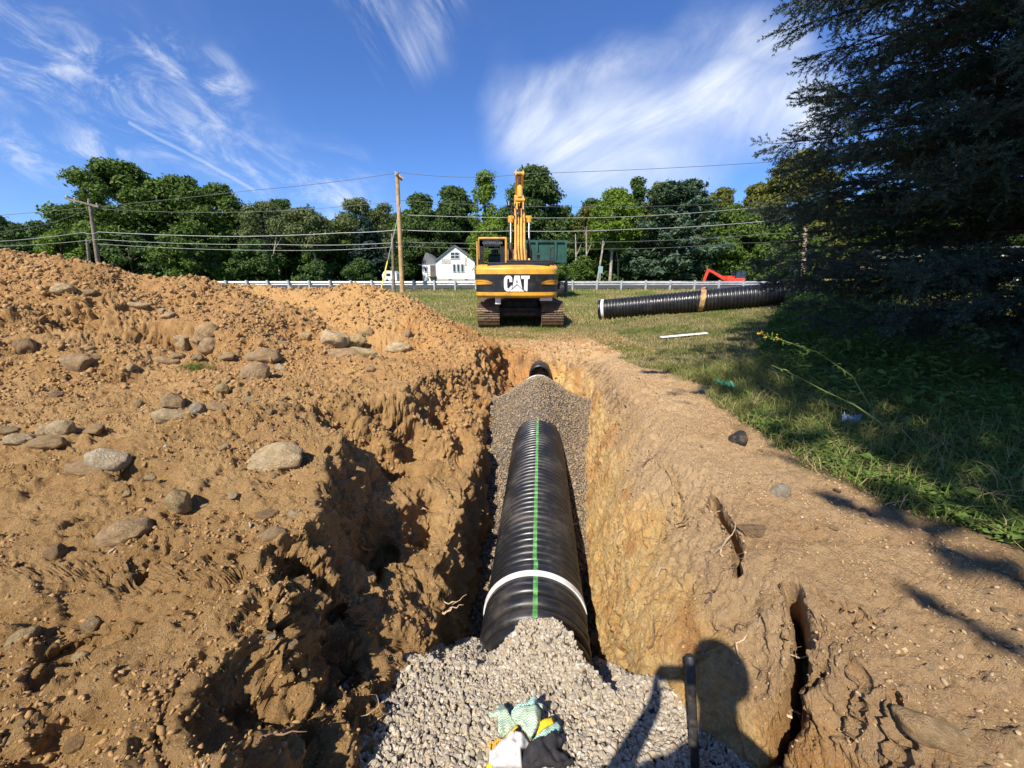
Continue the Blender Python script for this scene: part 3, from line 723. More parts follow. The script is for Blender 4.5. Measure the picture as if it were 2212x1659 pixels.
# side fins
def fin(s):
    up = [(-1.30, 1.525), (-1.30, 1.575), (-.98, 1.572), (-.86, 1.55), (-.80, 1.52), (-.77, 1.50), (-.80, 1.495), (-.90, 1.505), (-1.0, 1.52)]
    lo = [(-1.30, 1.445), (-1.30, 1.515), (-1.0, 1.508), (-.90, 1.493), (-.80, 1.483), (-.75, 1.465), (-.755, 1.45)]
    return [[(x * s, z) for x, z in p] for p in (up, lo)]
def fin_poly(s, top, bot):
    xs_f = np.linspace(-1.315, -.76, 16); mb = MB(); vs = []
    for x in xs_f:
        zt_ = np.interp(x, [q[0] for q in top], [q[1] for q in top]); zb_ = np.interp(x, [q[0] for q in bot], [q[1] for q in bot]); yy = cwy(x) - .012
        vs += [(x * s, yy, zb_), (x * s, yy - .018, zt_), (x * s, yy + .05, zt_), (x * s, yy + .05, zb_)]
    mb.add(vs, [(i * 4 + k, i * 4 + (k + 1) % 4, i * 4 + 4 + (k + 1) % 4, i * 4 + 4 + k) for i in range(15) for k in range(4)] + [(0, 1, 2, 3), (63, 62, 61, 60)])
    mb.build('side_fin', M_yel, exc)
for s_ in (-1, 1):
    fin_poly(s_, [(-1.32, 1.59), (-1.0, 1.585), (-.9, 1.56), (-.8, 1.52), (-.76, 1.49)], [(-1.32, 1.545), (-1.0, 1.53), (-.76, 1.484)])
    fin_poly(s_, [(-1.32, 1.530), (-1.0, 1.520), (-.76, 1.474)], [(-1.32, 1.44), (-.76, 1.452)])
# lettering
zz = lambda q: 1.225 + (1205 - q) * (.535 / 150.) * 1.0    # from the letter's own drawing units
def L(pts, dx=0): return [((x - 799) * .00347 + dx, 1.235 + (1205 - y) * .00335) for x, y in pts]
Cc = []
outer = [(730, 1205), (705, 1203), (690, 1190), (684, 1165), (683, 1130), (684, 1095), (692, 1073), (707, 1063), (728, 1061), (745, 1066), (756, 1080), (758, 1105), (758, 1120), (733, 1120), (733, 1098), (729, 1089), (720, 1088), (713, 1096), (712, 1130), (713, 1168), (719, 1178), (727, 1177), (732, 1172), (740, 1160), (757, 1147), (757, 1165), (748, 1192)]
Aa1 = [(759, 1176), (778, 1062), (800, 1062), (800, 1086), (793, 1126), (800, 1126), (800, 1137)]
Tt = [(834, 1062), (915, 1062), (912, 1092), (897, 1092), (895, 1203), (882, 1203), (864, 1188), (865, 1092), (840, 1092)]
Tri = [(736, 1205), (802, 1148), (868, 1205)]
Ar = [(800, 1062), (824, 1062), (848, 1182), (800, 1137), (800, 1126), (808, 1126), (800, 1086)]
def trip(poly):                                # triangulated so that the outline keeps its notches
    return poly
on_cw([L(outer), L(Aa1), L(Tt), L(Tri), L(Ar)], 'lettering', M_wht, off=.008)
# engine hood and upper frame
mb = MB(); mb.box((.05, 1.35, 2.05), (1.95, 2.1, .12)); mb.box((.42, .85, 2.13), (1.5, .8, .12)); 
for k in range(5): mb.box((-.28 + k * .36, .46, 2.13), (.03, .05, .10))
mb.build('engine_hood', M_blk, exc, bevel=.03)
mb = MB(); mb.box((0, 1.9, 1.35), (2.5, 2.4, .5)); mb.box((.0, 3.4, 1.3), (1.2, 1.0, .45)); mb.build('upper_frame', M_drk, exc, bevel=.03)
mb = MB(); mb.box((.95, 2.1, 1.85), (.62, 2.2, .55)); mb.build('side_tank', M_yeld, exc, bevel=.04)
mb = MB(); mb.box((-1.27, 1.2, 1.75), (.03, .9, 1.0)); mb.box((-1.3, 1.1, 2.2), (.05, .1, 1.2)); mb.build('side_door', M_yeld, exc, bevel=.01)
# cab
cab = MB(); cx, cy0, cy1, z0, z1 = -.82, 1.85, 3.35, 1.75, 2.97
wdt = .98
for sx in (-1, 1):
    for yy in (cy0, cy1): cab.box((cx + sx * (wdt / 2 - .04), yy, (z0 + z1) / 2), (.09, .09, z1 - z0))
    cab.box((cx + sx * (wdt / 2 - .02), (cy0 + cy1) / 2, z0 + .2), (.05, cy1 - cy0, .5)); cab.box((cx + sx * (wdt / 2 - .02), cy0 + .85, (z0 + z1) / 2), (.05, .07, z1 - z0))
cab.box((cx, (cy0 + cy1) / 2, z1 - .01), (wdt, cy1 - cy0 + .1, .09)); cab.box((cx, cy1, z0 + .15), (wdt, .06, .4))
cabo = cab.build('cab', M_yel, exc, bevel=.025)
mb = MB(); yb = cy0 - .055
mb.box((cx - .02, yb, z1 - .15), (wdt - .1, .03, .26)); mb.box((cx - .02, yb, z0 + .06), (wdt - .1, .03, .34)); mb.box((cx - wdt / 2 + .10, yb, 2.36), (.16, .03, 1.1)); mb.box((cx + wdt / 2 - .15, yb, 2.36), (.15, .03, 1.1))
mb.build('rear_window_frame', M_blk, exc, bevel=.012)
mb = MB(); mb.box((cx, yb + .02, 2.4), (wdt - .2, .008, .8)); 
gm_, gt, gb = new_mat('clear_glass'); gb.inputs['Transmission Weight'].default_value = 1; gb.inputs['Roughness'].default_value = .02; gb.inputs['IOR'].default_value = 1.05; gb.inputs['Base Color'].default_value = (.75, .8, .78, 1)
mb.build('rear_window', gm_, exc)
mb = MB(); mb.box((cx + .05, cy0 + .45, 2.15), (.45, .12, .65), Matrix.Rotation(R(-8), 3, 'X')); mb.box((cx + .05, cy0 + .7, 1.95), (.48, .5, .12)); mb.box((cx + .05, cy0 + .42, 2.52), (.26, .09, .18)); mb.build('seat', M_blk, exc, bevel=.03)
def text_mesh(name, s, size, mat, parent, loc, rot, ext=.004):
    cu = bpy.data.curves.new(name, 'FONT'); cu.body = s; cu.size = size; cu.extrude = ext; cu.align_x = 'CENTER'
    ob = bpy.data.objects.new(name, cu); COL.objects.link(ob); bpy.context.view_layer.update()
    me = bpy.data.meshes.new_from_object(ob.evaluated_get(bpy.context.evaluated_depsgraph_get())); bpy.data.objects.remove(ob)
    me.materials.clear(); me.materials.append(mat); o = bpy.data.objects.new(name, me); COL.objects.link(o); o.parent = parent; o.location = loc; o.rotation_euler = rot; return o
M_grey = simple('grey_decal', (.22, .22, .21), .6)
text_mesh('maker_name', 'CATERPILLAR', .115, M_grey, exc, (cx, yb - .022, z1 - .20), (R(90), 0, 0))
BZ = lambda z: z if z < 3 else 3 + (z - 3) * .84
# boom: two curved plates welded to a box, seen end-on from behind
def boxbeam(path, hw, hh, name, mat, parent, bevel=.02):
    """path list of (y,z,half height normal to path), width 2*hw"""
    n = len(path); up = []; lo = []
    for i, (y, z, h) in enumerate(path):
        a = path[max(0, i - 1)]; b_ = path[min(n - 1, i + 1)]; d = Vector((b_[0] - a[0], b_[1] - a[1])).normalized(); nn = Vector((-d.y, d.x))
        up.append((y + nn.x * h, z + nn.y * h)); lo.append((y - nn.x * h, z - nn.y * h))
    poly = up + lo[::-1]; m2 = MB(); m2.prism(poly, 'x', -hw, hw)
    return m2.build(name, mat, parent, bevel=bevel)
bx = .16
bp_ = empty('tmp'); bpy.data.objects.remove(bp_)
boom = boxbeam([(2.9, 1.95, .22), (3.4, 2.7, .34), (4.1, 3.6, .40), (4.9, 4.3, .38), (5.9, 4.8, .30), (6.9, 5.0, .2)], .215, 0, 'boom', M_yel, exc)
boom.location.x = bx
mb = MB()
for k, xx in enumerate((-.16, -.06, .06, .17)):            # pressure lines up the back of the boom
    off = .36 + .05 * (k % 2)
    mb.tube([(xx, 2.9 - .30, 2.3), (xx, 3.35 - .32, 2.9), (xx, 4.02 - .36, 3.85), (xx * .9, 4.6 - .28, 4.5)], .022, 8)
o = mb.build('hydraulic_line', M_yeld, boom)
mb = MB(); rr_ = random.Random(3)
for k in range(5):
    xx = -.16 + k * .08; mb.tube([(xx, 4.3, 4.5), (xx + rr_.uniform(-.1, .1), 3.95, 4.3 - .1 * k), (xx + rr_.uniform(-.12, .12), 3.75, 4.2 - .12 * k), (xx * .7, 3.6, 3.7 - .1 * k)], .02, 6)
mb.tube([(-.3, 4.2, 4.5), (-.34, 4.0, 4.2), (-.2, 3.6, 3.9)], .02, 6)
mb.build('hose', M_drk, boom, smooth=True)
for sx in (-1, 1):                                         # the two lift cylinders
    mb = MB(); mb.tube([(bx + sx * .36, 3.35, 1.75), (bx + sx * .36, 3.72, 2.95)], .085, 14); cyl = mb.build('lift_cylinder', M_drk, exc, smooth=True)
    mb = MB(); mb.tube([(bx + sx * .36, 3.72, 2.95), (bx + sx * .36, 4.02, 3.9)], .045, 12); mb.build('cylinder_rod', M_chr, cyl, smooth=True)
    mb = MB(); mb.tube([(bx + sx * .45, 4.02, 3.92), (bx + sx * .22, 4.02, 3.92)], .085, 14); mb.tube([(bx + sx * .36, 4.02, 3.75), (bx + sx * .36, 4.02, 3.98)], .11, 12); mb.build('pivot_boss', M_yel, cyl, smooth=True)
# boom foot brackets
for sx in (-1, 1): mb = MB(); mb.prism([(2.5, 1.75), (3.5, 1.75), (3.2, 2.35), (2.8, 2.35)], 'x', bx + sx * .33 - .04, bx + sx * .33 + .04); mb.build('boom_foot', M_yel, exc, bevel=.015)
mb = MB(); mb.tube([(bx, 4.0, 4.6), (bx, 4.7, 5.15)], .11, 14); mb.tube([(bx - .18, 3.95, 4.55), (bx + .18, 3.95, 4.55)], .07, 10); mb.prism([(3.8, 4.2), (4.4, 4.6), (4.0, 4.7)], 'x', bx - .14, bx - .1); mb.prism([(3.8, 4.2), (4.4, 4.6), (4.0, 4.7)], 'x', bx + .1, bx + .14)
stc = mb.build('stick_cylinder', M_yel, exc, smooth=True)
mb = MB(); mb.tube([(bx, 4.7, 5.15), (bx, 5.4, 5.7)], .055, 10); mb.build('cylinder_rod', M_drk, stc, smooth=True)
# stick hanging beyond the boom, and the bucket
stick = boxbeam([(5.35, 5.78, .10), (5.9, 5.55, .22), (6.9, 4.9, .30), (7.3, 4.0, .25), (7.5, 3.0, .18), (7.6, 2.3, .12)], .165, 0, 'stick', M_yel, exc); stick.location.x = bx
mb = MB()
for sx in (-1, 1): mb.prism([(5.15, 5.7), (5.35, 5.95), (6.0, 5.8), (5.9, 5.3)], 'x', bx + sx * .15 - .02, bx + sx * .15 + .02)
mb.tube([(bx - .2, 5.32, 5.8), (bx + .2, 5.32, 5.8)], .075, 12); mb.build('stick_head', M_yeld, stick if False else exc, bevel=.01)
mb = MB(); prof = []
for k in range(13): a = R(100 + 190 * k / 12); prof.append((7.4 + .62 * math.cos(a), 2.35 + .62 * math.sin(a)))
inner = [(7.4 + (q[0] - 7.4) * .92, 2.35 + (q[1] - 2.35) * .92) for q in prof][::-1]
mb.prism(prof + inner, 'x', bx - .62, bx + .62)
for sx in (-1, 1): mb.prism(prof, 'x', bx + sx * .62 - .025, bx + sx * .62 + .025)
for k in range(5): mb.box((bx - .5 + k * .25, 7.55, 1.72), (.09, .3, .05))
bk = mb.build('bucket', M_rust, exc)
mb = MB(); mb.tube([(bx, 6.6, 4.3), (bx, 6.95, 3.2)], .09, 10); mb.tube([(bx, 6.95, 3.2), (bx, 7.1, 2.7)], .05, 8); mb.build('bucket_cylinder', M_drk, exc, smooth=True)
mb = MB(); mb.tube([(bx - .42, 4.1, 4.35), (bx - .42, 4.15, 4.5)], .09, 14); mb.box((bx - .42, 4.1, 4.3), (.2, .05, .06)); mb.box((bx - .3, 4.1, 4.15), (.05, .05, .3)); mb.build('work_lamp', M_blk, exc, smooth=True)
# hand rails, mirror, exhaust
mb = MB(); mb.tube([(1.22, .9, 1.95), (1.22, .9, 2.62), (1.22, 2.1, 2.62), (1.22, 2.1, 1.95)], .02, 8); mb.tube([(1.10, .95, 2.0), (1.10, .95, 2.3)], .02, 8); mb.build('hand_rail', M_drk, exc)
mb = MB(); mb.tube([(-1.36, 3.3, 2.2), (-1.42, 3.3, 2.75)], .02, 6); mb.box((-1.42, 3.28, 2.8), (.2, .04, .3)); mb.build('mirror', M_blk, exc, bevel=.01)
mb = MB(); mb.tube([(.75, 1.5, 2.1), (.75, 1.5, 2.32), (.75, 1.42, 2.42)], .05, 12); mb.build('exhaust_pipe', M_drk, exc, smooth=True)
# undercarriage
mb = MB(); mb.box((.13, 2.3, .65), (1.3, 1.5, .4)); mb.tube([(.13, 2.3, .8), (.13, 2.3, 1.12)], .62, 32); mb.box((.13, 1.5, .5), (1.9, .5, .3)); mb.box((.13, 3.2, .5), (1.9, .5, .3)); mb.tube([(-.4, .9, .48), (.66, .9, .48)], .07, 10); mb.build('undercarriage', M_drk, exc, bevel=.02)
for sx in (-1, 1):
    tcx = .13 + sx * 1.07; tw = .74; R0 = .40; ya, yb2 = .62 + R0, 4.9 - R0
    # loop of shoes
    per = []; n_sh = 46; Ls = yb2 - ya; tot = 2 * Ls + 2 * math.pi * R0
    def loop(s):
        s %= tot
        if s < Ls: return Vector((ya + s, 2 * R0 + .02)), Vector((1, 0))
        s -= Ls
        if s < math.pi * R0: a = math.pi / 2 - s / R0; return Vector((yb2 + R0 * math.cos(a), R0 + .02 + R0 * math.sin(a))), Vector((math.sin(a), -math.cos(a)))
        s -= math.pi * R0
        if s < Ls: return Vector((yb2 - s, .02)), Vector((-1, 0))
        s -= Ls; a = -math.pi / 2 - s / R0; return Vector((ya + R0 * math.cos(a), R0 + .02 + R0 * math.sin(a))), Vector((math.sin(a), -math.cos(a)))
    mb = MB(); pitch = tot / n_sh
    for k in range(n_sh):
        p, d = loop(k * pitch); nrm = Vector((-d.y, d.x)); rot = Matrix(((1, 0, 0), (0, d.x, nrm.x), (0, d.y, nrm.y)))
        jx = rr_.uniform(-.006, .006)
        mb.box((tcx + jx, p.x, p.y), (tw, pitch * .86, .022), rot)
        for q in (-.36, .02, .36):
            c_ = p + d * pitch * q + nrm * .022; mb.box((tcx + jx, c_.x, c_.y), (tw, .018, .038 if q != .02 else .03), rot)
        for bq in (-.1, .1):
            c_ = p - nrm * .05; mb.box((tcx + bq, c_.x, c_.y), (.04, pitch * .98, .09), rot)
    trk = mb.build('track', M_trk, exc)
    mb = MB(); mb.box((tcx, (ya + yb2) / 2, .42), (.34, Ls + .1, .38)); mb.build('track_frame', M_drk, trk, bevel=.03)
    mb = MB(); mb.tube([(tcx - .12, ya, .42), (tcx + .12, ya, .42)], .33, 24); mb.build('sprocket', M_drk, trk, bevel=.01)
    mb = MB(); mb.tube([(tcx - .12, yb2, .42), (tcx + .12, yb2, .42)], .33, 24); mb.build('idler', M_drk, trk, bevel=.01)
mb = MB(); mb.box((-.60, .35, .93), (.18, .1, .20)); mb.build('guard_plate', M_wht, exc, bevel=.01); mb = MB(); mb.box((.95, .45, 1.0), (.40, .12, .14)); mb.build('guard_plate', M_wht, exc, bevel=.01)
# ================================================================ BACKGROUND: rails, poles, wires, houses
gz = lambda x, y: float(G0(np.array(float(x)), np.array(float(y))))
M_galv = simple('galvanised_steel', (.52, .52, .51), .45, .35, var=.12, scale=4)
M_pole = simple('weathered_pole', (.20, .16, .12), .9, var=.25, scale=5, bump=.5, bscale=30)
M_pole2 = simple('new_pole', (.46, .29, .13), .85, var=.18, scale=4, bump=.4, bscale=30)
M_wire = simple('wire_grey', (.12, .12, .12), .5, .2)
M_wirel = simple('bright_wire', (.36, .36, .36), .5, .2)
M_siding = simple('white_siding', (.78, .78, .76), .7, var=.03, scale=3)
M_patch = simple('bare_sheathing', (.50, .46, .42), .85, var=.2, scale=4)
M_roof = simple('grey_shingles', (.16, .165, .17), .9, var=.15, scale=6)
M_win = simple('window_glass', (.03, .04, .05), .08, spec=.8)
M_conc = simple('concrete', (.45, .43, .40), .9, var=.15)
def rail_fence(x0, x1, y, step, label):
    L_ = x1 - x0; z = .70
    o = empty('guardrail', (x0, y, gz((x0 + x1) / 2, y))); tag(o, label, 'guardrail')
    prof = [(0, .0), (.03, .04), (.0, .085), (-.03, .125), (-.03, .155), (.0, .195), (.03, .24), (0, .28)]
    t2 = [(a + .008, b_) for a, b_ in prof][::-1]; mb = MB(); mb.prism([(q[0] + .14, q[1] + .43) for q in prof + t2], 'x', 0, L_); mb.build('rail_beam', M_galv, o)
    k = 0; x = .4
    while x < L_:
        mb = MB(); mb.box((x, 0, .30), (.12, .14, .95)); mb.box((x + .0, .1, .57), (.10, .10, .30)); mb.build('post', M_galv, o); x += step; k += 1
    return o
rail_fence(-34, -1.6, 31, 1.62, 'long galvanised guardrail along the road left of the excavator')
gr = rail_fence(4.3, 42, 31, 1.90, 'galvanised guardrail along the road right of the excavator')
mb = MB(); mb.tube([(0, .1, .55), (-.35, .18, .55), (-.45, .3, .55)], [.14, .15, .13], 12); mb.build('rail_end', M_galv, gr, smooth=True)
# utility poles
def pole(name, label, px, py0, py1, Y, r, mat, lean=0, arm=None, extra=None, zb=None, ydir=0):
    b_ = at_y(px, py1, Y); b_.z = gz(b_.x, Y) if zb is None else zb
    t_ = at_y(lean, py0, Y)
    o = empty(name, b_); tag(o, label, 'utility pole'); d = t_ - b_
    mb = MB(); mb.tube([(0, 0, -.3), d * .5, d], [r, r * .85, r * .7], 12); mb.build('shaft', mat, o, smooth=True)
    if arm:
        mb = MB(); c = d - Vector((0, 0, .25)); mb.box(c + Vector((arm[2], -.12 if ydir == 0 else 0, 0)), (arm[0], .11, .12) if not ydir else (.11, arm[0], .12), Matrix.Rotation(arm[1], 3, 'Y') if not ydir else Matrix.Rotation(arm[1], 3, 'X')); mb.build('crossarm', mat, o, bevel=.01)
        for q in (-.45, -.2, .2, .45):
            mb = MB(); pp = c + Vector((arm[2] + q * arm[0] * math.cos(arm[1]), -.12, .06 - q * arm[0] * math.sin(arm[1]))) if not ydir else c + Vector((arm[2], q * arm[0], .06)); mb.tube([pp, pp + Vector((0, 0, .08)), pp + Vector((0, 0, .16))], [.03, .05, .03], 8); mb.build('insulator', M_patch, o)
    return o, t_
YP = 29.0
pc, tc_ = pole('utility_pole', 'tall new tan utility pole left of the white house', 869, 374, 632, YP, .175, M_pole2, 858, (1.5, R(0), .08), ydir=1)
mb = MB(); mb.box((tc_ - pc.location) + Vector((.18, 0, -.22)), (.55, .09, .09), Matrix.Rotation(R(25), 3, 'Y')); mb.build('arm_brace', M_pole2, pc)
pg_, _t = pole('utility_pole', 'short grey stub pole leaning beside the tall tan pole', 851, 505, 632, YP + .3, .12, M_pole, 847)
p3o, t3_ = pole('utility_pole', 'leaning weathered utility pole with a crossarm behind the left dirt pile', 220, 430, 628, 30, .15, M_pole, 193, (2.3, R(14), -.45))
pl2, _t = pole('utility_pole', 'short bare grey pole beside the leaning crossarm pole', 199, 516, 628, 30.3, .12, M_pole, 188)
mb = MB(); mb.box((.0, -.15, 1.55), (.7, .14, .12)); mb.build('bracket', M_galv, p3o)
M_pink = simple('stripped_pole_wood', (.50, .34, .26), .9, var=.2, scale=5)
pr_, _t = pole('utility_pole', 'pinkish stripped utility pole partly behind the spruce', 1732, 480, 636, 27, .15, M_pink, 1741)
# guy wires with yellow guard
gb_ = at_y(822, 668, 25.5); gb_.z = gz(gb_.x, gb_.y) 
gt_ = at_y(866, 440, YP)
gw = empty('guy_wire', gb_); tag(gw, 'guy wire with a yellow guard running down from the tall tan pole', 'guy wire')
mb = MB(); mb.tube([(0, 0, 0), gt_ - gb_], .018, 6); mb.build('wire', M_wirel, gw)
mb = MB(); mb.tube([(gt_ - gb_) * .0, (gt_ - gb_) * .36], .045, 8); mb.build('guard', simple('yellow_guard', (.75, .58, .05), .5), gw)
# overhead lines
def wire(label, pts, r, mat, sag=.25):
    mb = MB(); path = []
    P3 = [at_y(*p) for p in pts]
    for a, b_ in zip(P3[:-1], P3[1:]):
        for i in range(12):
            t_ = i / 12; q = a.lerp(b_, t_); q.z -= sag * 4 * t_ * (1 - t_); path.append(q)
    path.append(P3[-1]); mb.tube(path, r, 6); o = mb.build('overhead_wire', mat)
    tag(o, label, 'wire', 'overhead wires along the road'); return o
Yw = 29.5
wire('topmost thin overhead wire, crossing the sky to the tall pole', [(-60, 470, 33), (545, 411, 32), (868, 372, Yw)], .016, M_wire, .1)
wire('topmost overhead wire right of the tall pole, crossing above the boom tip', [(870, 373, Yw), (1140, 375, 30), (2150, 310, 28)], .016, M_wire, .25)
wire('thin second overhead wire left of the tall pole', [(-60, 500, 33), (196, 450, 30), (868, 433, Yw)], .014, M_wire, .5)
wire('thin second overhead wire right of the tall pole', [(868, 433, Yw), (1600, 438, 29), (2100, 400, 28)], .012, M_wire, .35)
wire('thick pale cable left of the leaning crossarm pole', [(-60, 524, 33), (180, 502, 30), (212, 501, 29.8)], .019, M_wirel, .12)
wire('thick pale cable between the leaning pole and the tall pole', [(212, 501, 29.8), (500, 511, 29.6), (740, 503, 29.5), (868, 496, Yw)], .021, M_wirel, .05)
wire('thick pale cable running right from the tall pole behind the boom', [(868, 497, Yw), (1104, 499, 29.5), (1370, 495, 29.3), (1650, 478, 28.5)], .021, M_wirel, .08)
wire('middle cable left of the tall pole, just below the thick cable', [(-60, 533, 33), (212, 517, 29.8), (600, 528, 29.6), (868, 523, Yw)], .014, M_wirel, .12)
wire('middle cable right of the tall pole, just below the thick cable', [(868, 523, Yw), (1300, 523, 29.3), (1660, 505, 28.5), (1800, 492, 28)], .018, M_wire, .1)
wire('lowest cable left of the tall pole', [(212, 527, 29.8), (600, 541, 29.6), (868, 532, Yw)], .012, M_wirel, .1)
wire('lowest cable right of the tall pole', [(868, 532, Yw), (1300, 538, 29.3), (1600, 525, 28.5), (1800, 510, 28)], .014, M_wire, .1)
wire('thin wire just above the thick cable right of the boom', [(868, 464, Yw), (1300, 470, 29.3), (1660, 446, 28.5)], .016, M_wirel, .1)

def gable_mesh(w_, h_, hr, x0=0): return [(x0 - w_ / 2, 0), (x0 + w_ / 2, 0), (x0 + w_ / 2, h_), (x0, h_ + hr), (x0 - w_ / 2, h_)]
def window(parent, x, z, w_, h_, y, nx=1, nz=1, frame=M_siding):
    mb = MB(); f_ = mb.box((x, y, z), (w_, .05, h_)); f_ = mb.build('window', M_win, parent)
    mb = MB()
    for i in range(nx + 1): mb.box((x - w_ / 2 + w_ * i / nx, y - .04, z), (.07, .05, h_ + .07))
    for j in range(nz + 1): mb.box((x, y - .038, z - h_ / 2 + h_ * j / nz), (w_ + .07, .046, .07))
    mb.build('frame', frame, f_)
YH = 72.0; hb = at_y(985, 611, YH); hz = gz(hb.x, YH)
house = empty('house', (hb.x, YH, hz)); tag(house, 'white gabled house with a side porch beyond the guardrail, left of the excavator', 'house')
W = 6.9
sc_ = (at_y(1025, 600, YH) - at_y(942, 600, YH)).x
mb = MB(); mb.prism(gable_mesh(sc_, 3.55, 2.55), 'y', 0, 9); mb.build('wall', M_siding, house)
mb = MB(); mb.box((0, 4.5, .15), (sc_ + .04, 9.05, .7)); mb.build('foundation', M_conc, house)
for sx in (-1, 1):
    a = math.atan2(2.55, sc_ / 2); ln = math.hypot(2.55, sc_ / 2) + .35
    mb = MB(); c = Vector((sx * (sc_ / 4 + .1), 4.5, 3.55 + 2.55 / 2 - .02)); mb.box(c, (ln, 9.6, .12), Matrix.Rotation(sx * a, 3, 'Y')); mb.build('roof', M_roof, house)
mb = MB()
mb.box((-sc_ / 2 - 1.4, 4.2, 1.45), (2.7, 6, 2.9)); mb.build('side_wing', M_siding, house)
mb = MB(); mb.prism([(-sc_ / 2 - 3.0, 2.85), (-sc_ / 2 + .1, 2.85), (-sc_ / 2 + .1, 3.15), (-sc_ / 2 - 1.8, 5.0), (-sc_ / 2 - 2.1, 5.0)][:5], 'y', 1.6, 7.6); mb.build('wing_roof', M_roof, house)
mb = MB(); mb.box((-sc_ / 2 - 2.9, 3.2, 2.85), (1.1, 3.8, .12), Matrix.Rotation(R(12), 3, 'Y')); mb.build('porch_roof', M_siding, house)
mb = MB(); mb.box((-sc_ / 2 - .8, .4, .9), (1.5, 1.6, .12)); mb.box((-sc_ / 2 - 1.5, -.3, 1.2), (.1, .1, 2.4)); mb.box((-sc_ / 2 - .8, -.3, 1.5), (1.4, .06, .08)); mb.box((-sc_ / 2 - .8, -.3, 1.2), (1.4, .06, .08)); mb.build('porch', M_pole, house)
mb = MB(); mb.box((-sc_ / 2 - .8, 1.18, 1.85), (1.0, .06, 2.0)); mb.build('door', simple('dark_brown_door', (.1, .09, .08)), house)  # door panel in a dark brown tone
window(house, 0, 4.45, 1.5, 1.05, -.06, 2, 2); 
for k in (-1, 0, 1): window(house, .55 + k * .72, 1.85 + .45, .5, 1.35, -.06)
window(house, -1.0, .28, .75, .3, -.06); window(house, 1.9, .28, .75, .3, -.06); window(house, -sc_ / 2 - 2.1, 2.0, .5, .7, 1.15)
for c_, d_ in (((-1.6, -.03, 3.45), (1.7, .03, .8)), ((1.9, -.03, 3.4), (.45, .03, 1.3))): mb = MB(); mb.box(c_, d_); mb.build('bare_patch', M_patch, house)
# white trailer half hidden by bushes
tp = at_y(842, 606, 58); tr = empty('camper_trailer', (tp.x, 58, gz(tp.x, 58))); tr.scale = (.72,) * 3; tag(tr, 'small white camper half hidden behind the bushes left of the tall pole', 'camper')
mb = MB(); mb.prism([(-1.45, .3), (1.5, .3), (1.5, 1.7), (1.1, 2.25), (-1.0, 2.3), (-1.5, 1.5)], 'y', 0, 2.2); mb.build('body', M_siding, tr, bevel=.12)
mb = MB(); mb.box((-.2, -.02, 1.5), (.8, .03, .5)); mb.build('window', M_win, tr); 
for sx in (-.5, .5): mb = MB(); mb.tube([(sx, -.02, .32), (sx, .2, .32)], .32, 14); mb.build('wheel', M_blk, tr)
# green roll-off body behind the excavator
gp = at_y(1160, 570, 24); M_dg = simple('dark_green_paint', (.018, .075, .055), .5, var=.2, scale=2, dirt=((.1, .08, .05), 4, .55, .8, .4))
dump = empty('dump_body', (2.0, 24, gz(2, 24))); tag(dump, 'dark green steel truck body standing behind the excavator', 'dump truck')
mb = MB(); mb.box((0, 1.8, 2.15), (2.4, 3.6, .1)); mb.box((-1.2, 1.8, 2.7), (.08, 3.6, 1.15)); mb.box((1.2, 1.8, 2.7), (.08, 3.6, 1.15)); mb.box((0, 3.6, 2.7), (2.4, .08, 1.15)); mb.build('body', M_dg, dump)
mb = MB(); mb.box((0, 0, 2.7), (2.4, .08, 1.12)); mb.box((0, -.07, 3.28), (2.5, .14, .12)); mb.box((0, -.07, 2.15), (2.5, .14, .12)); mb.build('tailgate', M_dg, dump, bevel=.01)
for q in (-1.15, -.55, .55, 1.15): mb = MB(); mb.box((q, -.1, 2.7), (.14, .12, 1.1)); mb.build('rib', M_dg, dump, bevel=.01)
mb = MB(); mb.box((0, 1.9, 1.75), (1.0, 4.6, .4)); mb.box((0, 4.9, 1.9), (2.2, 1.8, 1.6)); mb.build('chassis', M_drk, dump)
for q in (-.95, .95):
    for yy in (.9, 2.2): mb = MB(); mb.tube([(q - .25, yy, .5), (q + .25, yy, .5)], .5, 20); w_ = mb.build('wheel', M_blk, dump)
# red excavator beyond the rail
M_red = simple('red_orange_paint', (.70, .06, .03), .4, var=.1, scale=3)
rp = at_y(1575, 612, 41); rex = empty('red_excavator', (rp.x, 41, gz(rp.x, 41))); rex.scale = (.72,) * 3; tag(rex, 'small red excavator with its arm bent, parked beyond the guardrail', 'excavator')
mb = MB(); mb.prism([(-.3, .9), (-1.2, 1.35), (-2.6, 2.05), (-3.25, 2.25), (-3.35, 2.0), (-2.6, 1.7), (-1.3, .95), (-.5, .55)], 'y', -.14, .14); mb.build('boom', M_red, rex, bevel=.03)
mb = MB(); mb.prism([(-3.4, 2.35), (-3.05, 2.2), (-3.5, .6), (-3.8, -.05), (-3.95, .0), (-3.75, 1.0)], 'y', -.1, .1); mb.build('stick', M_red, rex, bevel=.02)
mb = MB(); mb.tube([(-2.95, 2.15, 0), (-2.9, 2.2, 0)], .01, 4); mb = MB(); mb.tube([(-3.1, 0, 2.4), (-1.5, 0, 1.75)], .06, 8); mb.build('stick_cylinder', M_blk, rex)
mb = MB(); mb.box((.5, 0, .75), (2.6, 1.7, .55)); mb.box((-.2, 0, 1.15), (1.0, 1.5, .4)); mb.build('house_frame', M_red, rex, bevel=.1)
mb = MB(); mb.box((1.15, 0, 1.35), (1.5, 1.3, 1.25), taper=.9); mb.build('cab', simple('dark_blue_cab', (.03, .045, .06), .2, spec=.7), rex, bevel=.06)
for q in (.45, 1.15, 1.85): mb = MB(); mb.box((q, -.66, 1.35), (.06, .05, 1.2)); mb.build('cab_post', M_blk, rex)
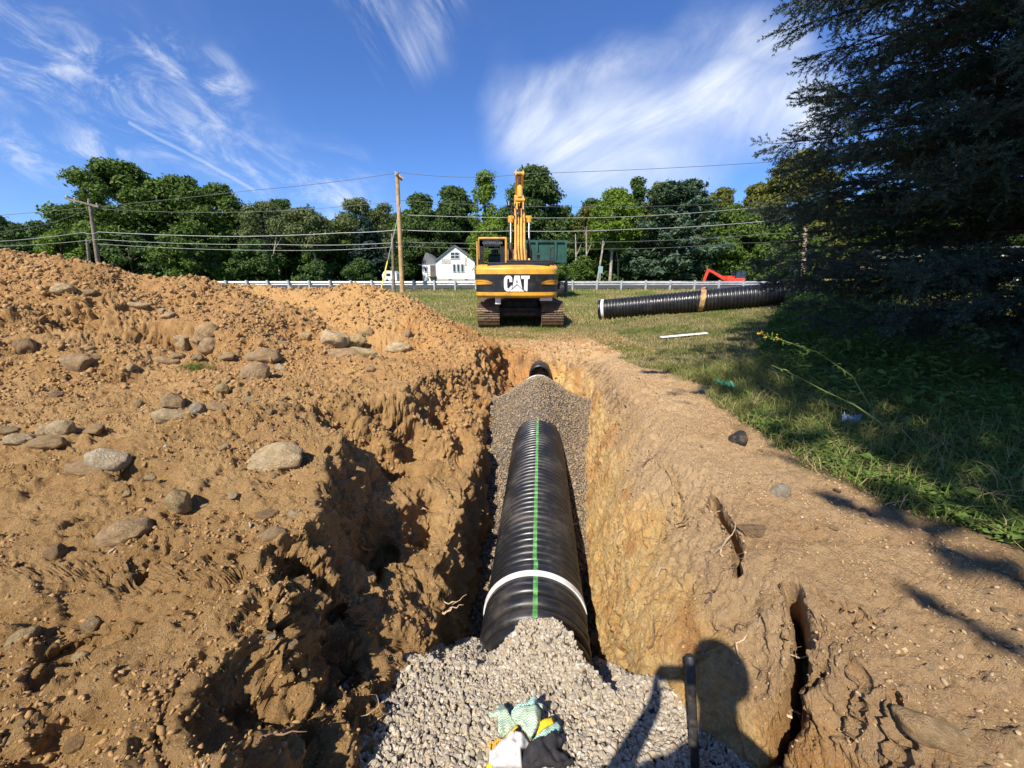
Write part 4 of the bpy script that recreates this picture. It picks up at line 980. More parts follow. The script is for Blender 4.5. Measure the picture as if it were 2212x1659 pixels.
for q in (-.7, .7): mb = MB(); mb.prism([(-1.3, .0), (1.7, .0), (1.9, .25), (1.7, .5), (-1.3, .5), (-1.5, .25)], 'y', q - .2, q + .2); mb.build('track', M_blk, rex, bevel=.04)
# wooden post at the end of the rail
wp = at_y(1221, 628, 27.5); wp.z = gz(wp.x, 27.5); wpo = empty('wooden_post', wp); tag(wpo, 'weathered wooden post standing before the end of the right guardrail', 'post')
mb = MB(); mb.tube([(0, 0, -.1), (0, 0, .75), (.02, 0, .78)], [.17, .16, .10], 10); mb.tube([(.05, 0, .7), (.05, 0, 1.25)], [.09, .08], 8); mb.build('stump', M_pole, wpo, smooth=True)
sp_ = at_y(1689, 612, 44); sg = at_y(1270 * 1., 590, 44)
sgn = empty('road_sign', (at_y(1289, 600, 45).x, 45, gz(6, 45))); sgn.location.x = at_y(1200 * .768 + 0, 0 + 600, 45).x if False else at_y(1296, 600, 45).x
tag(sgn, 'small pale green sign plate at the edge of the trees right of the excavator', 'sign')
mb = MB(); mb.box((0, 0, .9), (.07, .05, 1.8)); mb.build('post', M_galv, sgn); mb = MB(); mb.box((0, -.04, 1.6), (.5, .03, .75)); mb.build('plate', simple('sign_back', (.25, .38, .33), .5), sgn, bevel=.01)
# building and vans seen through the spruce on the far right
M_cream = simple('cream_siding', (.80, .70, .42), .7, var=.04)
bb = empty('commercial_building', (41, 33, gz(41, 33))); tag(bb, 'cream yellow building glimpsed through the spruce branches at far right', 'building')
mb = MB(); mb.box((0, 3, 1.6), (15, 6, 3.2)); mb.build('wall', M_cream, bb)
mb = MB(); mb.box((0, 3, 3.27), (15.4, 6.4, .14)); mb.build('roof', M_roof, bb)
for q in (-5, -1.5, 2, 5.5): window(bb, q, 1.7, 1.3, 1.1, -.03)
def van(x, y, label, L_=4.8):
    o = empty('parked_van', (x, y, gz(x, y))); tag(o, label, 'van')
    mb = MB(); mb.prism([(-L_ / 2, .4), (L_ / 2, .4), (L_ / 2, 1.9), (-L_ / 2 + 1.3, 2.0), (-L_ / 2 + .7, 1.3), (-L_ / 2, 1.1)], 'y', 0, 1.9); mb.build('body', M_wht, o, bevel=.1)
    mb = MB(); mb.box((-.4, -.01, 1.45), (1.6, .03, .5)); mb.build('window', M_win, o)
    for q in (-L_ / 2 + .9, L_ / 2 - .9): mb = MB(); mb.tube([(q, -.03, .36), (q, .25, .36)], .36, 16); mb.build('wheel', M_blk, o)
van(32, 29, 'white van before the cream building, left of the other van'); van(38, 29, 'white van before the cream building, nearer the right edge of the photo')

# ================================================================ TREES
def leafmat(n, a, b_, c): return island_mat(n, [a, b_, c, b_], .7, 0, 0, .22, spec=.25)
LM = {'dark': leafmat('dark_leaves', (.030, .060, .014), (.055, .100, .022), (.095, .15, .034)),
      'mid': leafmat('green_leaves', (.042, .080, .012), (.075, .125, .018), (.12, .18, .028)),
      'bright': leafmat('bright_leaves', (.07, .13, .012), (.12, .19, .018), (.17, .25, .03)),
      'olive': leafmat('olive_leaves', (.07, .095, .03), (.11, .14, .045), (.16, .19, .07)),
      'autumn': leafmat('yellowing_leaves', (.07, .09, .016), (.12, .13, .022), (.17, .17, .035)),
      'pine': leafmat('pine_needles_far', (.045, .085, .048), (.075, .125, .072), (.12, .175, .105)),
      'blue': leafmat('bluish_needles_far', (.02, .042, .032), (.035, .065, .05), (.06, .095, .07))}
M_bark = simple('bark', (.11, .085, .065), .95, var=.3, scale=4, bump=.5, bscale=12)
M_barkp = simple('pale_bark', (.36, .31, .25), .9, var=.25, scale=3, bump=.3, bscale=12)
def cards(cen, nrm, size, r, elong=1.3):
    """irregular leaf-clump faces: 5 sided pieces as 2 quads sharing an edge"""
    n = len(cen); t1 = np.cross(nrm, r.normal(size=(n, 3))); t1 /= np.linalg.norm(t1, axis=1)[:, None] + 1e-9; t2 = np.cross(nrm, t1)
    a = size[:, None] * r.uniform(.7, elong, (n, 1)); b_ = size[:, None] * r.uniform(.45, .9, (n, 1))
    bend = nrm * size[:, None] * r.uniform(-.35, .1, (n, 1))
    v = np.stack([cen - t1 * a + bend, cen - t2 * b_ * r.uniform(.5, 1, (n, 1)), cen + t1 * a + bend * .6, cen + t2 * b_ * r.uniform(.5, 1, (n, 1))], 1)
    return v.reshape(-1, 3), np.arange(n * 4).reshape(n, 4)
def decid(label, px, pytop, hw, Y, kind='mid', leaf=.30, dens=1., trunk='bark', low=.12, group=None, seed=0, airy=0, base=None, name='broadleaf_tree', lean=0):
    r = np.random.default_rng(seed + int(px) * 7 + int(Y)); c = at_y(px, 600, Y); zt_ = at_y(px, pytop, Y).z; Rw = hw / 833 * Y * .97
    z0 = gz(c.x, Y); Ht = zt_ - z0; root = empty(name, (c.x, Y, z0)); tag(root, label, 'tree', group)
    lobes = []; nl = int(34 * dens * (1 + Ht / 22))
    lowz = low * Ht
    for i in range(nl):
        f_ = r.random() ** .8; z = lowz + (Ht - lowz) * (.08 + .84 * f_); rel = (z - lowz) / (Ht - lowz)
        env = Rw * (math.sin(math.pi * min(1, .18 + .82 * rel) ** .9) ** .55) * (1.0 if rel < .6 else max(.25, 1 - ((rel - .6) / .4) ** 2 * .75))
        th = r.uniform(0, 2 * math.pi); q = env * math.sqrt(r.uniform(.1, 1)) * .88
        lr = r.uniform(.17, .33) * min(Rw * 1.0, Ht * .34) * (1 - .25 * rel) + .35
        lobes.append((q * math.cos(th) + lean * rel, q * math.sin(th), min(z, Ht - lr * .9), lr))
    lobes.append((lean, 0, Ht - .9, .9)); lobes.append((Rw * .25 + lean, 0, Ht * .93, 1.0))
    vs = []; fs = []; o_ = 0
    for lx, ly, lz, lr in lobes:
        leaf_ = leaf * .74; n = int(70 * dens * (lr / leaf_) ** 2 * .155 * (1 - .45 * airy)) + 12
        # small sprigs on and inside each bough, flattened into tiers
        d = r.normal(size=(n, 3)); d /= np.linalg.norm(d, axis=1)[:, None]; rad = lr * (r.uniform(.25, 1, n) ** .45)
        rad *= 1 + .55 * vnoise(d[:, 0] * 2.6 + lx, d[:, 1] * 2.6, d[:, 2] * 2.6 + lz, 3) + .3 * vnoise(d[:, 0] * 6 + lx, d[:, 1] * 6, d[:, 2] * 6 + lz, 4)
        cen = d * rad[:, None] * np.array([1.15, 1.1, .72]) + np.array([lx, ly, lz])
        nr = d * .8 + r.normal(size=(n, 3)) * .55 + np.array([0, 0, .35]); nr /= np.linalg.norm(nr, axis=1)[:, None]
        v, f_ = cards(cen, nr, leaf_ * r.uniform(.5, 1.25, n), r); vs.append(v); fs.append(f_ + o_); o_ += len(v)
    np_mesh('crown', np.concatenate(vs), np.concatenate(fs), LM[kind], root)
    mb = MB(); rt = max(.12, Ht * .018)
    mb.tube([(0, 0, -.3), (lean * .15, 0, Ht * .3), (lean * .5, .1, Ht * .6), (lean * .8, 0, Ht * .88)], [rt, rt * .8, rt * .5, rt * .12], 8)
    rr = random.Random(int(px))
    for k in rr.sample(range(len(lobes)), min(9, len(lobes))):
        lx, ly, lz, lr = lobes[k]; s_ = min(lz * .7, Ht * .62); mb.tube([(lean * s_ / Ht, 0, s_), (lx * .55, ly * .55, (s_ + lz) / 2 + .2), (lx, ly, lz)], [rt * .4, rt * .25, rt * .08], 5)
    mb.build('trunk', M_barkp if trunk == 'pale' else M_bark, root, smooth=True)
    return root
def conifer(label, px, pytop, hw, Y, kind='pine', seed=0, dens=1., leaf=.30, low=.03, name='pine_tree', blunt=.0):
    r = np.random.default_rng(seed + int(px)); c = at_y(px, 600, Y); zt_ = at_y(px, pytop, Y).z; Rw = hw / 833 * Y * .97; z0 = gz(c.x, Y); Ht = zt_ - z0
    root = empty(name, (c.x, Y, z0)); tag(root, label, 'tree'); vs = []; fs = []; o_ = 0; mb = MB(); mb.tube([(0, 0, -.3), (0, 0, Ht * .5), (0, 0, Ht)], [.02 * Ht, .012 * Ht, .02], 8)
    z = low * Ht + .4
    while z < Ht * .985:
        rel = z / Ht; env = Rw * ((1 - rel) ** .75 * (1 - blunt) + blunt * math.sqrt(max(0, 1 - rel ** 3))) * min(1, .72 + rel * 1.4)
        nb = max(4, int(7 * dens))
        for k in range(nb):
            th = r.uniform(0, 2 * math.pi); Lb = env * r.uniform(.72, 1.12); up = r.uniform(-.05, .22) + .25 * rel
            mb.tube([(0, 0, z), (Lb * .6 * math.cos(th), Lb * .6 * math.sin(th), z + Lb * .6 * up), (Lb * math.cos(th), Lb * math.sin(th), z + Lb * up)], [.05, .035, .01], 4, caps=False)
            n = int(26 * dens * Lb) + 8; t_ = r.uniform(.18, 1.03, n); side = r.normal(size=n) * .17 * Lb * (1.15 - t_) + r.normal(size=n) * .12
            cx_ = Lb * t_ * math.cos(th) - side * math.sin(th); cy_ = Lb * t_ * math.sin(th) + side * math.cos(th); cz_ = z + Lb * t_ * up - .15 * Lb * (t_ - .5) ** 2 + r.normal(size=n) * .14 * (1 + Lb * .1)
            nr = r.normal(size=(n, 3)) * .5 + np.array([math.cos(th) * .3, math.sin(th) * .3, 1.0]); nr /= np.linalg.norm(nr, axis=1)[:, None]
            v, f_ = cards(np.stack([cx_, cy_, cz_], -1), nr, leaf * r.uniform(.5, 1.2, n), r, 1.6); vs.append(v); fs.append(f_ + o_); o_ += len(v)
        z += max(.32, env * .14) * r.uniform(.8, 1.2)
    np_mesh('crown', np.concatenate(vs), np.concatenate(fs), LM[kind], root); mb.build('trunk', M_bark, root, smooth=True); return root
decid('dark round tree at the far left edge, low behind the dirt pile', 20, 463, 78, 80, 'dark', .42, 1.1, low=.02)
decid('dark tree at far left, second from the edge', 105, 474, 62, 78, 'dark', .42, 1.1, low=.02)
decid('small bright green maple left of the leaning pole', 148, 498, 52, 52, 'bright', .26, 1.1, low=.0)
decid('dark tree peeking out left of the biggest maple', 190, 440, 50, 64, 'dark', .36, low=.05)
decid('biggest spreading maple left of the photo, behind the leaning pole', 305, 342, 120, 60, 'mid', .34, 1.35, low=.05, seed=3)
decid('tall maple joined to the right side of the biggest maple', 425, 375, 92, 62, 'mid', .34, 1.2, low=.06, seed=4)
decid('tall rounded tree at the right end of the maple group', 500, 392, 62, 64, 'mid', .34, 1.1, low=.08, seed=5)
decid('lower dark tree in front of the maple group', 425, 478, 72, 50, 'mid', .27, 1.2, low=.0, seed=6)
decid('low dark thicket tree below the biggest maple', 290, 500, 90, 55, 'dark', .3, 1.1, low=.0, seed=8)
decid('lanky tree with a pale trunk right of the maple group', 590, 432, 52, 60, 'olive', .28, .8, 'pale', .38, seed=9, airy=.4)
decid('dark tree behind the lanky pale trunked tree', 625, 425, 48, 72, 'dark', .36, 1, low=.06, seed=10)
decid('tree with a pale leaning trunk near the middle left', 690, 445, 52, 57, 'olive', .27, .85, 'pale', .42, seed=11, airy=.3, lean=-1.2)
decid('dark understory tree behind the pale leaning trunk', 660, 490, 80, 70, 'dark', .38, 1.2, low=.0, seed=12)
decid('dark understory tree left of the tall tan pole', 745, 500, 60, 68, 'dark', .36, 1.1, low=.0, seed=13)
decid('airy grey green tree left of the tall tan pole', 785, 424, 50, 66, 'olive', .24, .75, 'pale', .3, seed=14, airy=.6)
decid('airy olive tree just behind the tall tan pole', 838, 436, 36, 68, 'olive', .24, .75, 'pale', .3, seed=15, airy=.6)
conifer('dark spruce standing before the airy trees left of the tall pole', 800, 462, 55, 60, 'blue', 1, 1.1, name='spruce_tree')
decid('small bluish shrub tree before the camper', 775, 566, 34, 52, 'dark', .22, 1.1, low=0, seed=16)
decid('dark oak behind the house, right of the tall pole', 915, 414, 55, 82, 'dark', .4, 1.2, low=.05, seed=17)
decid('broad dark oak rising behind the white house', 985, 398, 62, 84, 'dark', .4, 1.3, low=.05, seed=18)
decid('slender bright tree with an airy top left of the boom', 1050, 362, 32, 62, 'bright', .28, .9, 'pale', .15, seed=19, airy=.4)
decid('bright green lower tree behind the cab', 1062, 470, 48, 60, 'bright', .28, 1, low=.05, seed=20)
decid('tall dark tree directly behind the boom', 1150, 352, 66, 66, 'dark', .36, 1.35, low=.08, seed=21)
decid('dark lower tree behind the green truck body', 1200, 440, 60, 70, 'dark', .38, 1.2, low=.0, seed=22)
decid('thin yellowing tree with bare pale limbs right of the boom', 1262, 440, 38, 64, 'autumn', .26, .7, 'pale', .35, seed=23, airy=.6)
decid('dark tree behind the bare pale limbs', 1270, 425, 45, 76, 'dark', .38, 1.1, low=.0, seed=24)
decid('bright yellow green maple right of the boom', 1318, 402, 50, 58, 'bright', .28, 1.1, 'pale', .33, seed=25)
decid('small dark pointed tree behind the bright maple', 1360, 376, 26, 74, 'dark', .32, 1, low=.1, seed=26)
decid('yellowing round tree left of the big pine', 1405, 388, 44, 74, 'autumn', .34, 1, low=.1, seed=27)
conifer('big broad bluish pine right of the excavator', 1450, 392, 118, 56, 'pine', 2, 1.35, .27, blunt=.55)
decid('olive tree just right of the big pine', 1535, 400, 48, 72, 'autumn', .34, 1.1, low=.05, seed=28)
decid('low maple right of the big pine, above the red excavator', 1590, 460, 66, 54, 'mid', .27, 1.2, low=.0, seed=29)
decid('tree between the pine and the large oak', 1610, 390, 52, 70, 'autumn', .34, 1.1, low=.05, seed=30)
decid('large oak behind the near spruce', 1700, 318, 105, 62, 'autumn', .34, 1.3, low=.05, seed=31)
decid('leafy low maple behind the pinkish pole', 1680, 480, 80, 50, 'mid', .27, 1.2, low=.0, seed=32)
decid('tree behind the spruce at the right side', 1860, 400, 110, 62, 'mid', .36, 1., low=.0, seed=33)
decid('tree behind the cream building at far right', 2080, 420, 120, 66, 'mid', .4, .9, low=.0, seed=34)
for k, (px, py0, py1, lx, Y) in enumerate([(1290, 470, 612, 1306, 56), (1262, 500, 612, 1266, 57), (1240, 505, 612, 1243, 58), (1190, 520, 612, 1188, 60), (1215, 540, 612, 1213, 62), (575, 480, 610, 603, 58), (600, 470, 610, 612, 60), (1335, 530, 612, 1330, 60), (1180, 560, 612, 1182, 58)]):
    b_ = at_y(px, 608, Y); b_.z = gz(b_.x, Y); t_ = at_y(lx, py0, Y); 
    if t_.z < b_.z: continue
    o = MB(); d = t_ - b_; o.tube([(0, 0, -.2), d * .5 + Vector((.2, 0, 0)), d], [.17, .12, .05], 7); o.tube([d * .55 + Vector((.2, 0, 0)), d * .8 + Vector((.9, .1, 0))], [.06, .02], 5); ob = o.build('bare_trunk', M_barkp, smooth=True); ob.location = b_
    tag(ob, 'slim pale bare trunk standing in the shade of the wood edge', 'tree trunk', 'pale trunks at the wood edge')
for k, (px, pt, hw_, yy, kd) in enumerate([(240, 430, 70, 72, 'dark'), (360, 420, 70, 74, 'mid'), (560, 455, 50, 66, 'mid'), (620, 475, 60, 63, 'dark'), (720, 480, 50, 62, 'mid'), (560, 520, 50, 54, 'dark'), (890, 450, 50, 86, 'mid'), (950, 470, 60, 88, 'dark'), (1100, 440, 50, 72, 'dark'), (1225, 470, 50, 64, 'dark'), (1290, 500, 50, 66, 'mid'), (1350, 440, 45, 72, 'mid'), (1385, 520, 40, 60, 'dark'), (1560, 440, 55, 66, 'mid'), (1630, 430, 60, 66, 'dark'), (1480, 420, 60, 78, 'mid'), (1800, 430, 80, 66, 'dark'), (1960, 420, 90, 68, 'dark'), (2160, 440, 90, 60, 'dark'), (1200, 575, 40, 50, 'mid'), (680, 570, 40, 52, 'dark'), (1250, 560, 34, 54, 'mid')]):
    decid('leafy tree filling the gap between its taller neighbours in the tree line', px, pt, hw_, yy, kd, .36 if yy > 60 else .27, 1.25, low=0, seed=60 + k, group='filler trees in the tree line')
# the deep wood behind them all, one mass
r = np.random.default_rng(99); n = 75000; x = r.uniform(-130, 150, n); y = 88 + r.uniform(0, 8, n) + .0 * x; hgt = 13.0 - 4.5 * sstep(-65, -85, x) + 2.4 * fbm(x * .06, x * 0, x * 0 + 1.5, 3, 55) + 1.2 * vnoise(x * .35, y * .2, 3, 56)
z = 1.0 + hgt * r.random(n) ** .8; cen = np.stack([x, y, z], -1); nr = r.normal(size=(n, 3)) * .7 + np.array([0, -.8, .5]); nr /= np.linalg.norm(nr, axis=1)[:, None]
v, f = cards(cen, nr, r.uniform(.45, 1.15, n), r); wood = np_mesh('far_wood', v, f, LM['dark']); tag(wood, 'dark mass of woodland closing the view behind the separate trees', 'woodland', kind='stuff')
# ================================================================ GRASS AND WEEDS
def blade_mat(name, cols, tr=.25):
    return island_mat(name, cols, .75, 0, 0, tr, spec=.2)
M_ggreen = blade_mat('green_grass', [(.08, .12, .022), (.14, .19, .035), (.20, .25, .055), (.28, .27, .09)])
M_gdry = blade_mat('dry_grass', [(.44, .34, .16), (.34, .26, .11), (.55, .44, .23), (.22, .22, .07), (.30, .27, .09)])
M_weed = blade_mat('weed_leaves', [(.06, .12, .022), (.10, .18, .035), (.17, .26, .05), (.08, .11, .03)], .3)
M_gold = simple('goldenrod_flower', (.62, .40, .02), .8, var=.2)
M_stem = simple('green_stem', (.16, .19, .05), .8, var=.2)
def blades(name, x, y, z, h, wd, mat, r, lean=.55, lab=None, cat='grass'):
    n = len(x); th = r.uniform(0, 2 * math.pi, n); ln = r.uniform(.1, lean, n) * h; la = r.uniform(0, 2 * math.pi, n)
    dx, dy = np.cos(th) * wd / 2, np.sin(th) * wd / 2; lx, ly = np.cos(la) * ln, np.sin(la) * ln
    hz_ = h * r.uniform(.75, 1, n)
    b0 = np.stack([x - dx, y - dy, z - .01], -1); b1 = np.stack([x + dx, y + dy, z - .01], -1)
    m0 = np.stack([x - dx * .8 + lx * .35, y - dy * .8 + ly * .35, z + hz_ * .55], -1); m1 = np.stack([x + dx * .8 + lx * .35, y + dy * .8 + ly * .35, z + hz_ * .55], -1)
    tp = np.stack([x + lx, y + ly, z + hz_ * np.where(ln > .45 * h, .82, 1)], -1)
    V = np.stack([b0, b1, m0, m1, tp], 1).reshape(-1, 3); q = (np.arange(n) * 5)[:, None]
    Fx = np.concatenate([q + np.array([[0, 1, 3]]), q + np.array([[0, 3, 2]]), q + np.array([[2, 3, 4]])])
    o = np_mesh(name, V, Fx, mat); tag(o, lab, cat, kind='stuff'); return o
def zone(n, x0, x1, y0, y1, r, thr=.35):
    x = r.uniform(x0, x1, n); y = r.uniform(y0, y1, n); m = (grassmask(x, y) + .25 * fbm(x * 3, y * 3, .3, 2, 61)) > thr
    m &= ~((x > XR_(y) - 2.5) & (x < XR_(y) + .02) & (y < 9)); x, y = x[m], y[m]; return x, y, Hraw(x, y)
XR_ = lambda y: np.interp(y, YK, XR)
r = np.random.default_rng(12)
def dryn(x, y): return fbm(x * .55, y * .55, 2.2, 3, 71) + .28 * (np.exp(-((y - 9.5) / 2.6) ** 2)) * (x > 1)
# lawn beyond the trench
x, y, z = zone(150000, -9, 12, 5.2, 14.2, r); d = dryn(x, y) + r.normal(size=len(x)) * .16; dr = d > -.06
h = r.uniform(.03, .085, len(x)) * (1 + .5 * (vnoise(x * .9, y * .9, 3, 5) > .15)); wv = r.uniform(.005, .011, len(x))
blades('lawn_grass', x[~dr], y[~dr], z[~dr], h[~dr], wv[~dr], M_ggreen, r, 1.0, 'short green lawn grass beyond the trench')
blades('dry_grass', x[dr], y[dr], z[dr], h[dr], wv[dr], M_gdry, r, 1.2, 'dry straw coloured grass along the right bank of the trench')
# farther, up to the guardrail
n = 90000; y = 14 + 18.5 * r.random(n) ** 1.15; x = r.uniform(-1, 1, n) * (y * 1.15); x = x + 0; z = G0(x, y); d = dryn(x * .7, y * .7) + r.normal(size=n) * .15; dr = d > 0.02
h = r.uniform(.06, .15, n) * (1 + 1.1 * np.exp(-((y - 30.5) / 1.3) ** 2) * r.random(n)); wv = r.uniform(.015, .035, n)
blades('verge_grass', x[~dr], y[~dr], z[~dr], h[~dr], wv[~dr], M_ggreen, r, .9, 'green verge grass between the excavator and the guardrail')
blades('dry_verge_grass', x[dr], y[dr], z[dr], h[dr], wv[dr], M_gdry, r, .9, 'yellowed verge grass between the excavator and the guardrail')
# bank on the near right: longer, matted
x, y, z = zone(60000, 1.9, 7.5, .6, 6.2, r, .45); keep = x > grass_edge(y) - .15; x, y, z = x[keep], y[keep], z[keep]
far = x - grass_edge(y); h = r.uniform(.05, .16, len(x)) * (1 + np.clip(far, 0, 1.5) * .9); dr = r.random(len(x)) < .34
blades('bank_grass', x[~dr], y[~dr], z[~dr], h[~dr], r.uniform(.004, .008, (~dr).sum()), M_ggreen, r, 1.6, 'long green grass on the shaded right bank')
blades('matted_grass', x[dr], y[dr], z[dr], h[dr] * 1.1, r.uniform(.003, .006, dr.sum()), M_gdry, r, 2.4, 'matted dead grass at the edge of the right bank')
# rank weeds under and before the spruce
def leaf_cards(cen, L, W, r, flat=.7):
    n = len(cen); d = r.normal(size=(n, 3)) * np.array([1, 1, .35]); d /= np.linalg.norm(d, axis=1)[:, None]; s = np.cross(d, np.array([0, 0, 1.]) + r.normal(size=(n, 3)) * .5); s /= np.linalg.norm(s, axis=1)[:, None]
    a = cen; b_ = cen + d * (L * .5)[:, None] + s * (W / 2)[:, None]; c = cen + d * L[:, None] - np.array([0, 0, .25]) * L[:, None]; e = cen + d * (L * .5)[:, None] - s * (W / 2)[:, None]
    m0 = cen + d * (L * .5)[:, None] - np.array([0, 0, .06]) * L[:, None]
    V = np.stack([a, b_, c, e, m0], 1).reshape(-1, 3); q = (np.arange(n) * 5)[:, None]
    return V, np.concatenate([q + np.array([[0, 1, 4]]), q + np.array([[1, 2, 4]]), q + np.array([[2, 3, 4]]), q + np.array([[3, 0, 4]])])
n = 34000; y = r.uniform(1.6, 13.5, n); x0_ = np.maximum(grass_edge(np.minimum(y, 8)) + .5, np.interp(y, [1.6, 4, 6.5, 8, 10, 13.5], [2.7, 3.0, 4.2, 5.2, 6.6, 9.4])); x = x0_ + np.abs(r.normal(size=n)) * 1.9
hh = np.interp(y, [1.6, 3, 5, 9, 13], [.18, .42, .75, .9, .5]) * np.clip((x - x0_) * 1.2 + .25, .1, 1) * (.7 + .5 * vnoise(x * 1.3, y * 1.3, 1, 91))
z = Hraw(np.minimum(x, 10.9), y) + r.random(n) ** .7 * np.maximum(hh, .05)
V, Fx = leaf_cards(np.stack([x, y, z], -1), r.uniform(.05, .13, n), r.uniform(.015, .045, n), r)
o = np_mesh('undergrowth', V, Fx, M_weed); tag(o, 'rank dark weeds and undergrowth in the shade round the spruce', 'undergrowth', kind='stuff')
n = 7000; y = r.uniform(.9, 3.4, n); x = grass_edge(y) + np.abs(r.normal(size=n)) * .35 + .02; z = Hraw(x, y) + r.random(n) * .07
V, Fx = leaf_cards(np.stack([x, y, z], -1), r.uniform(.02, .06, n), r.uniform(.012, .03, n), r)
o = np_mesh('ground_cover', V, Fx, M_weed); tag(o, 'low creeping leaves along the edge of the bare right bank', 'ground cover', kind='stuff')

def stem_plant(name, label, path, nleaf, L, W, r_, flower=0, rad=.004, group=None, seed=0, cat='plant'):
    """one plant: a curved stem with narrow leaves; flower > 0 adds a yellow plume at the end"""
    r = np.random.default_rng(seed); P0 = Vector(path[0]); pts = [Vector(p) - P0 for p in path]
    o = empty(name, P0); tag(o, label, cat, group); mb = MB(); mb.tube(pts, [rad * (1 - .7 * i / (len(pts) - 1)) for i in range(len(pts))], 6); mb.build('stem', M_stem, o, smooth=True)
    def along(t):
        k = min(int(t * (len(pts) - 1)), len(pts) - 2); f_ = t * (len(pts) - 1) - k; return pts[k].lerp(pts[k + 1], f_)
    cen = np.array([along(t)[:] for t in r.uniform(.15, .97, nleaf)]); V, Fx = leaf_cards(cen, r.uniform(.5, 1.1, nleaf) * L, r.uniform(.7, 1.1, nleaf) * W, r); np_mesh('foliage', V, Fx, M_weed, o)
    if flower:
        n = int(flower); t = r.uniform(.80, 1.0, n); c = np.array([along(a)[:] for a in t]) + r.normal(size=(n, 3)) * .012; v, f_ = cards(c, r.normal(size=(n, 3)) / 1.7, np.full(n, .008), r); np_mesh('flower', v, f_, M_gold, o)
    return o
sA = [at_y(1935, 936, 2.35), at_y(1846, 875, 2.42), at_y(1776, 842, 2.5), at_y(1730, 817, 2.52), at_y(1667, 789, 2.55)]
stem_plant('weed_stalk', 'long bare pale stalk arching left out of the shade above the litter', sA, 9, .07, .016, r, 0, .006, seed=1)
sB = [at_y(1880, 880, 2.9), at_y(1840, 812, 2.95), at_y(1768, 762, 3.0), at_y(1702, 739, 3.05), at_y(1636, 718, 3.1)]
stem_plant('goldenrod_plant', 'sunlit goldenrod stem with a yellow tip arching above the long bare stalk', sB, 60, .06, .012, r, 60, .005, seed=2)
for k in range(16):
    yy = float(r.uniform(5.5, 10.5)); xx = float(np.interp(yy, [4, 6.5, 8, 10, 13.5], [3.6, 4.8, 5.6, 6.8, 9.0]) + r.uniform(0, 1.6)); zz_ = H(xx, yy); hh_ = r.uniform(.9, 1.35); l_ = r.normal() * .12
    stem_plant('goldenrod_plant', 'upright goldenrod with yellow plumes in the dark weeds below the spruce', [(xx, yy, zz_), (xx + l_, yy, zz_ + hh_ * .5), (xx + l_ * 2.2, yy - .05, zz_ + hh_)], 55, .09, .018, r, 90, .005, 'goldenrod plants below the spruce', seed=10 + k)
for k in range(12):
    px, py = [(1650, 885), (1720, 900), (1680, 930), (2020, 1075), (2070, 1090), (2120, 1130), (2180, 1150), (1760, 960), (2110, 900), (2150, 960), (1600, 860), (1880, 1020)][k]
    p, _ = hit(px, py); hgt_ = r.uniform(.05, .12)
    stem_plant('broadleaf_weed', 'small broad leaved weed at the grassy edge of the right bank', [p - Vector((0, 0, .01)), p + Vector((.01, 0, hgt_ * .5)), p + Vector((.02, .01, hgt_))], 14, .085, .045, r, 0, .003, 'broad leaved weeds on the right bank', seed=40 + k)
# white aster flowers
M_petal = simple('white_petal', (.72, .74, .82), .7)
p, _ = hit(1968, 890); fl = empty('aster_flower', p); tag(fl, 'tiny pale aster flower in the shaded grass right of the litter', 'flower'); mb = MB()
for k in range(7): a = k * .9; mb.box((.012 * math.cos(a), .012 * math.sin(a), .10), (.02, .008, .002), Matrix.Rotation(a, 3, 'Z'))
mb.build('petals', M_petal, fl); mb = MB(); mb.tube([(0, 0, 0), (0, 0, .1)], .002, 5); mb.build('stem', M_stem, fl)

# ================================================================ SPRUCE
M_needle = island_mat('spruce_needles', [(.018, .036, .024), (.034, .062, .042), (.078, .118, .085), (.055, .08, .035)], .5, 0, 0, .12, spec=.4)
M_twig = simple('spruce_wood', (.10, .065, .045), .95, var=.3, scale=20)
def needle_spray(seed, spacing=.0044):
    """one bough end: a stem with separate bottle-brush shoots on both sides"""
    r = np.random.default_rng(seed); segs = [((0, 0, 0), (.34, 0, .0))]
    for i in range(5):
        t = .04 + .24 * i / 4; s = 1 if i % 2 else -1; l_ = (.20 - .07 * (i / 4)) * r.uniform(.75, 1.15)
        segs.append(((t, 0, 0), (t + l_ * .70, s * l_ * .70, r.uniform(-.03, .045))))
    tri = []; bars = []
    for a, b_ in segs:
        a = np.array(a); b_ = np.array(b_); d = b_ - a; L_ = np.linalg.norm(d); d /= L_; n = max(8, int(L_ / spacing))
        t = .12 + .88 * r.random(n); base = a + np.outer(t * L_, d); u = np.cross(d, [0, 0, 1]); u /= np.linalg.norm(u); w_ = np.cross(u, d)
        th = r.uniform(-.3 * math.pi, 1.3 * math.pi, n); rad = np.outer(np.cos(th), u) + np.outer(np.sin(th), w_)
        nd = rad * .9 + d * .75; nd /= np.linalg.norm(nd, axis=1)[:, None]; ln = r.uniform(.030, .044, n)
        sd = np.cross(nd, r.normal(size=(n, 3))); sd /= np.linalg.norm(sd, axis=1)[:, None]; sd *= .0042
        tri.append(np.stack([base - sd, base + sd, base + nd * ln[:, None]], 1)); bars.append((a, b_))
    return np.concatenate(tri), bars
SPR = [needle_spray(i) for i in range(4)]
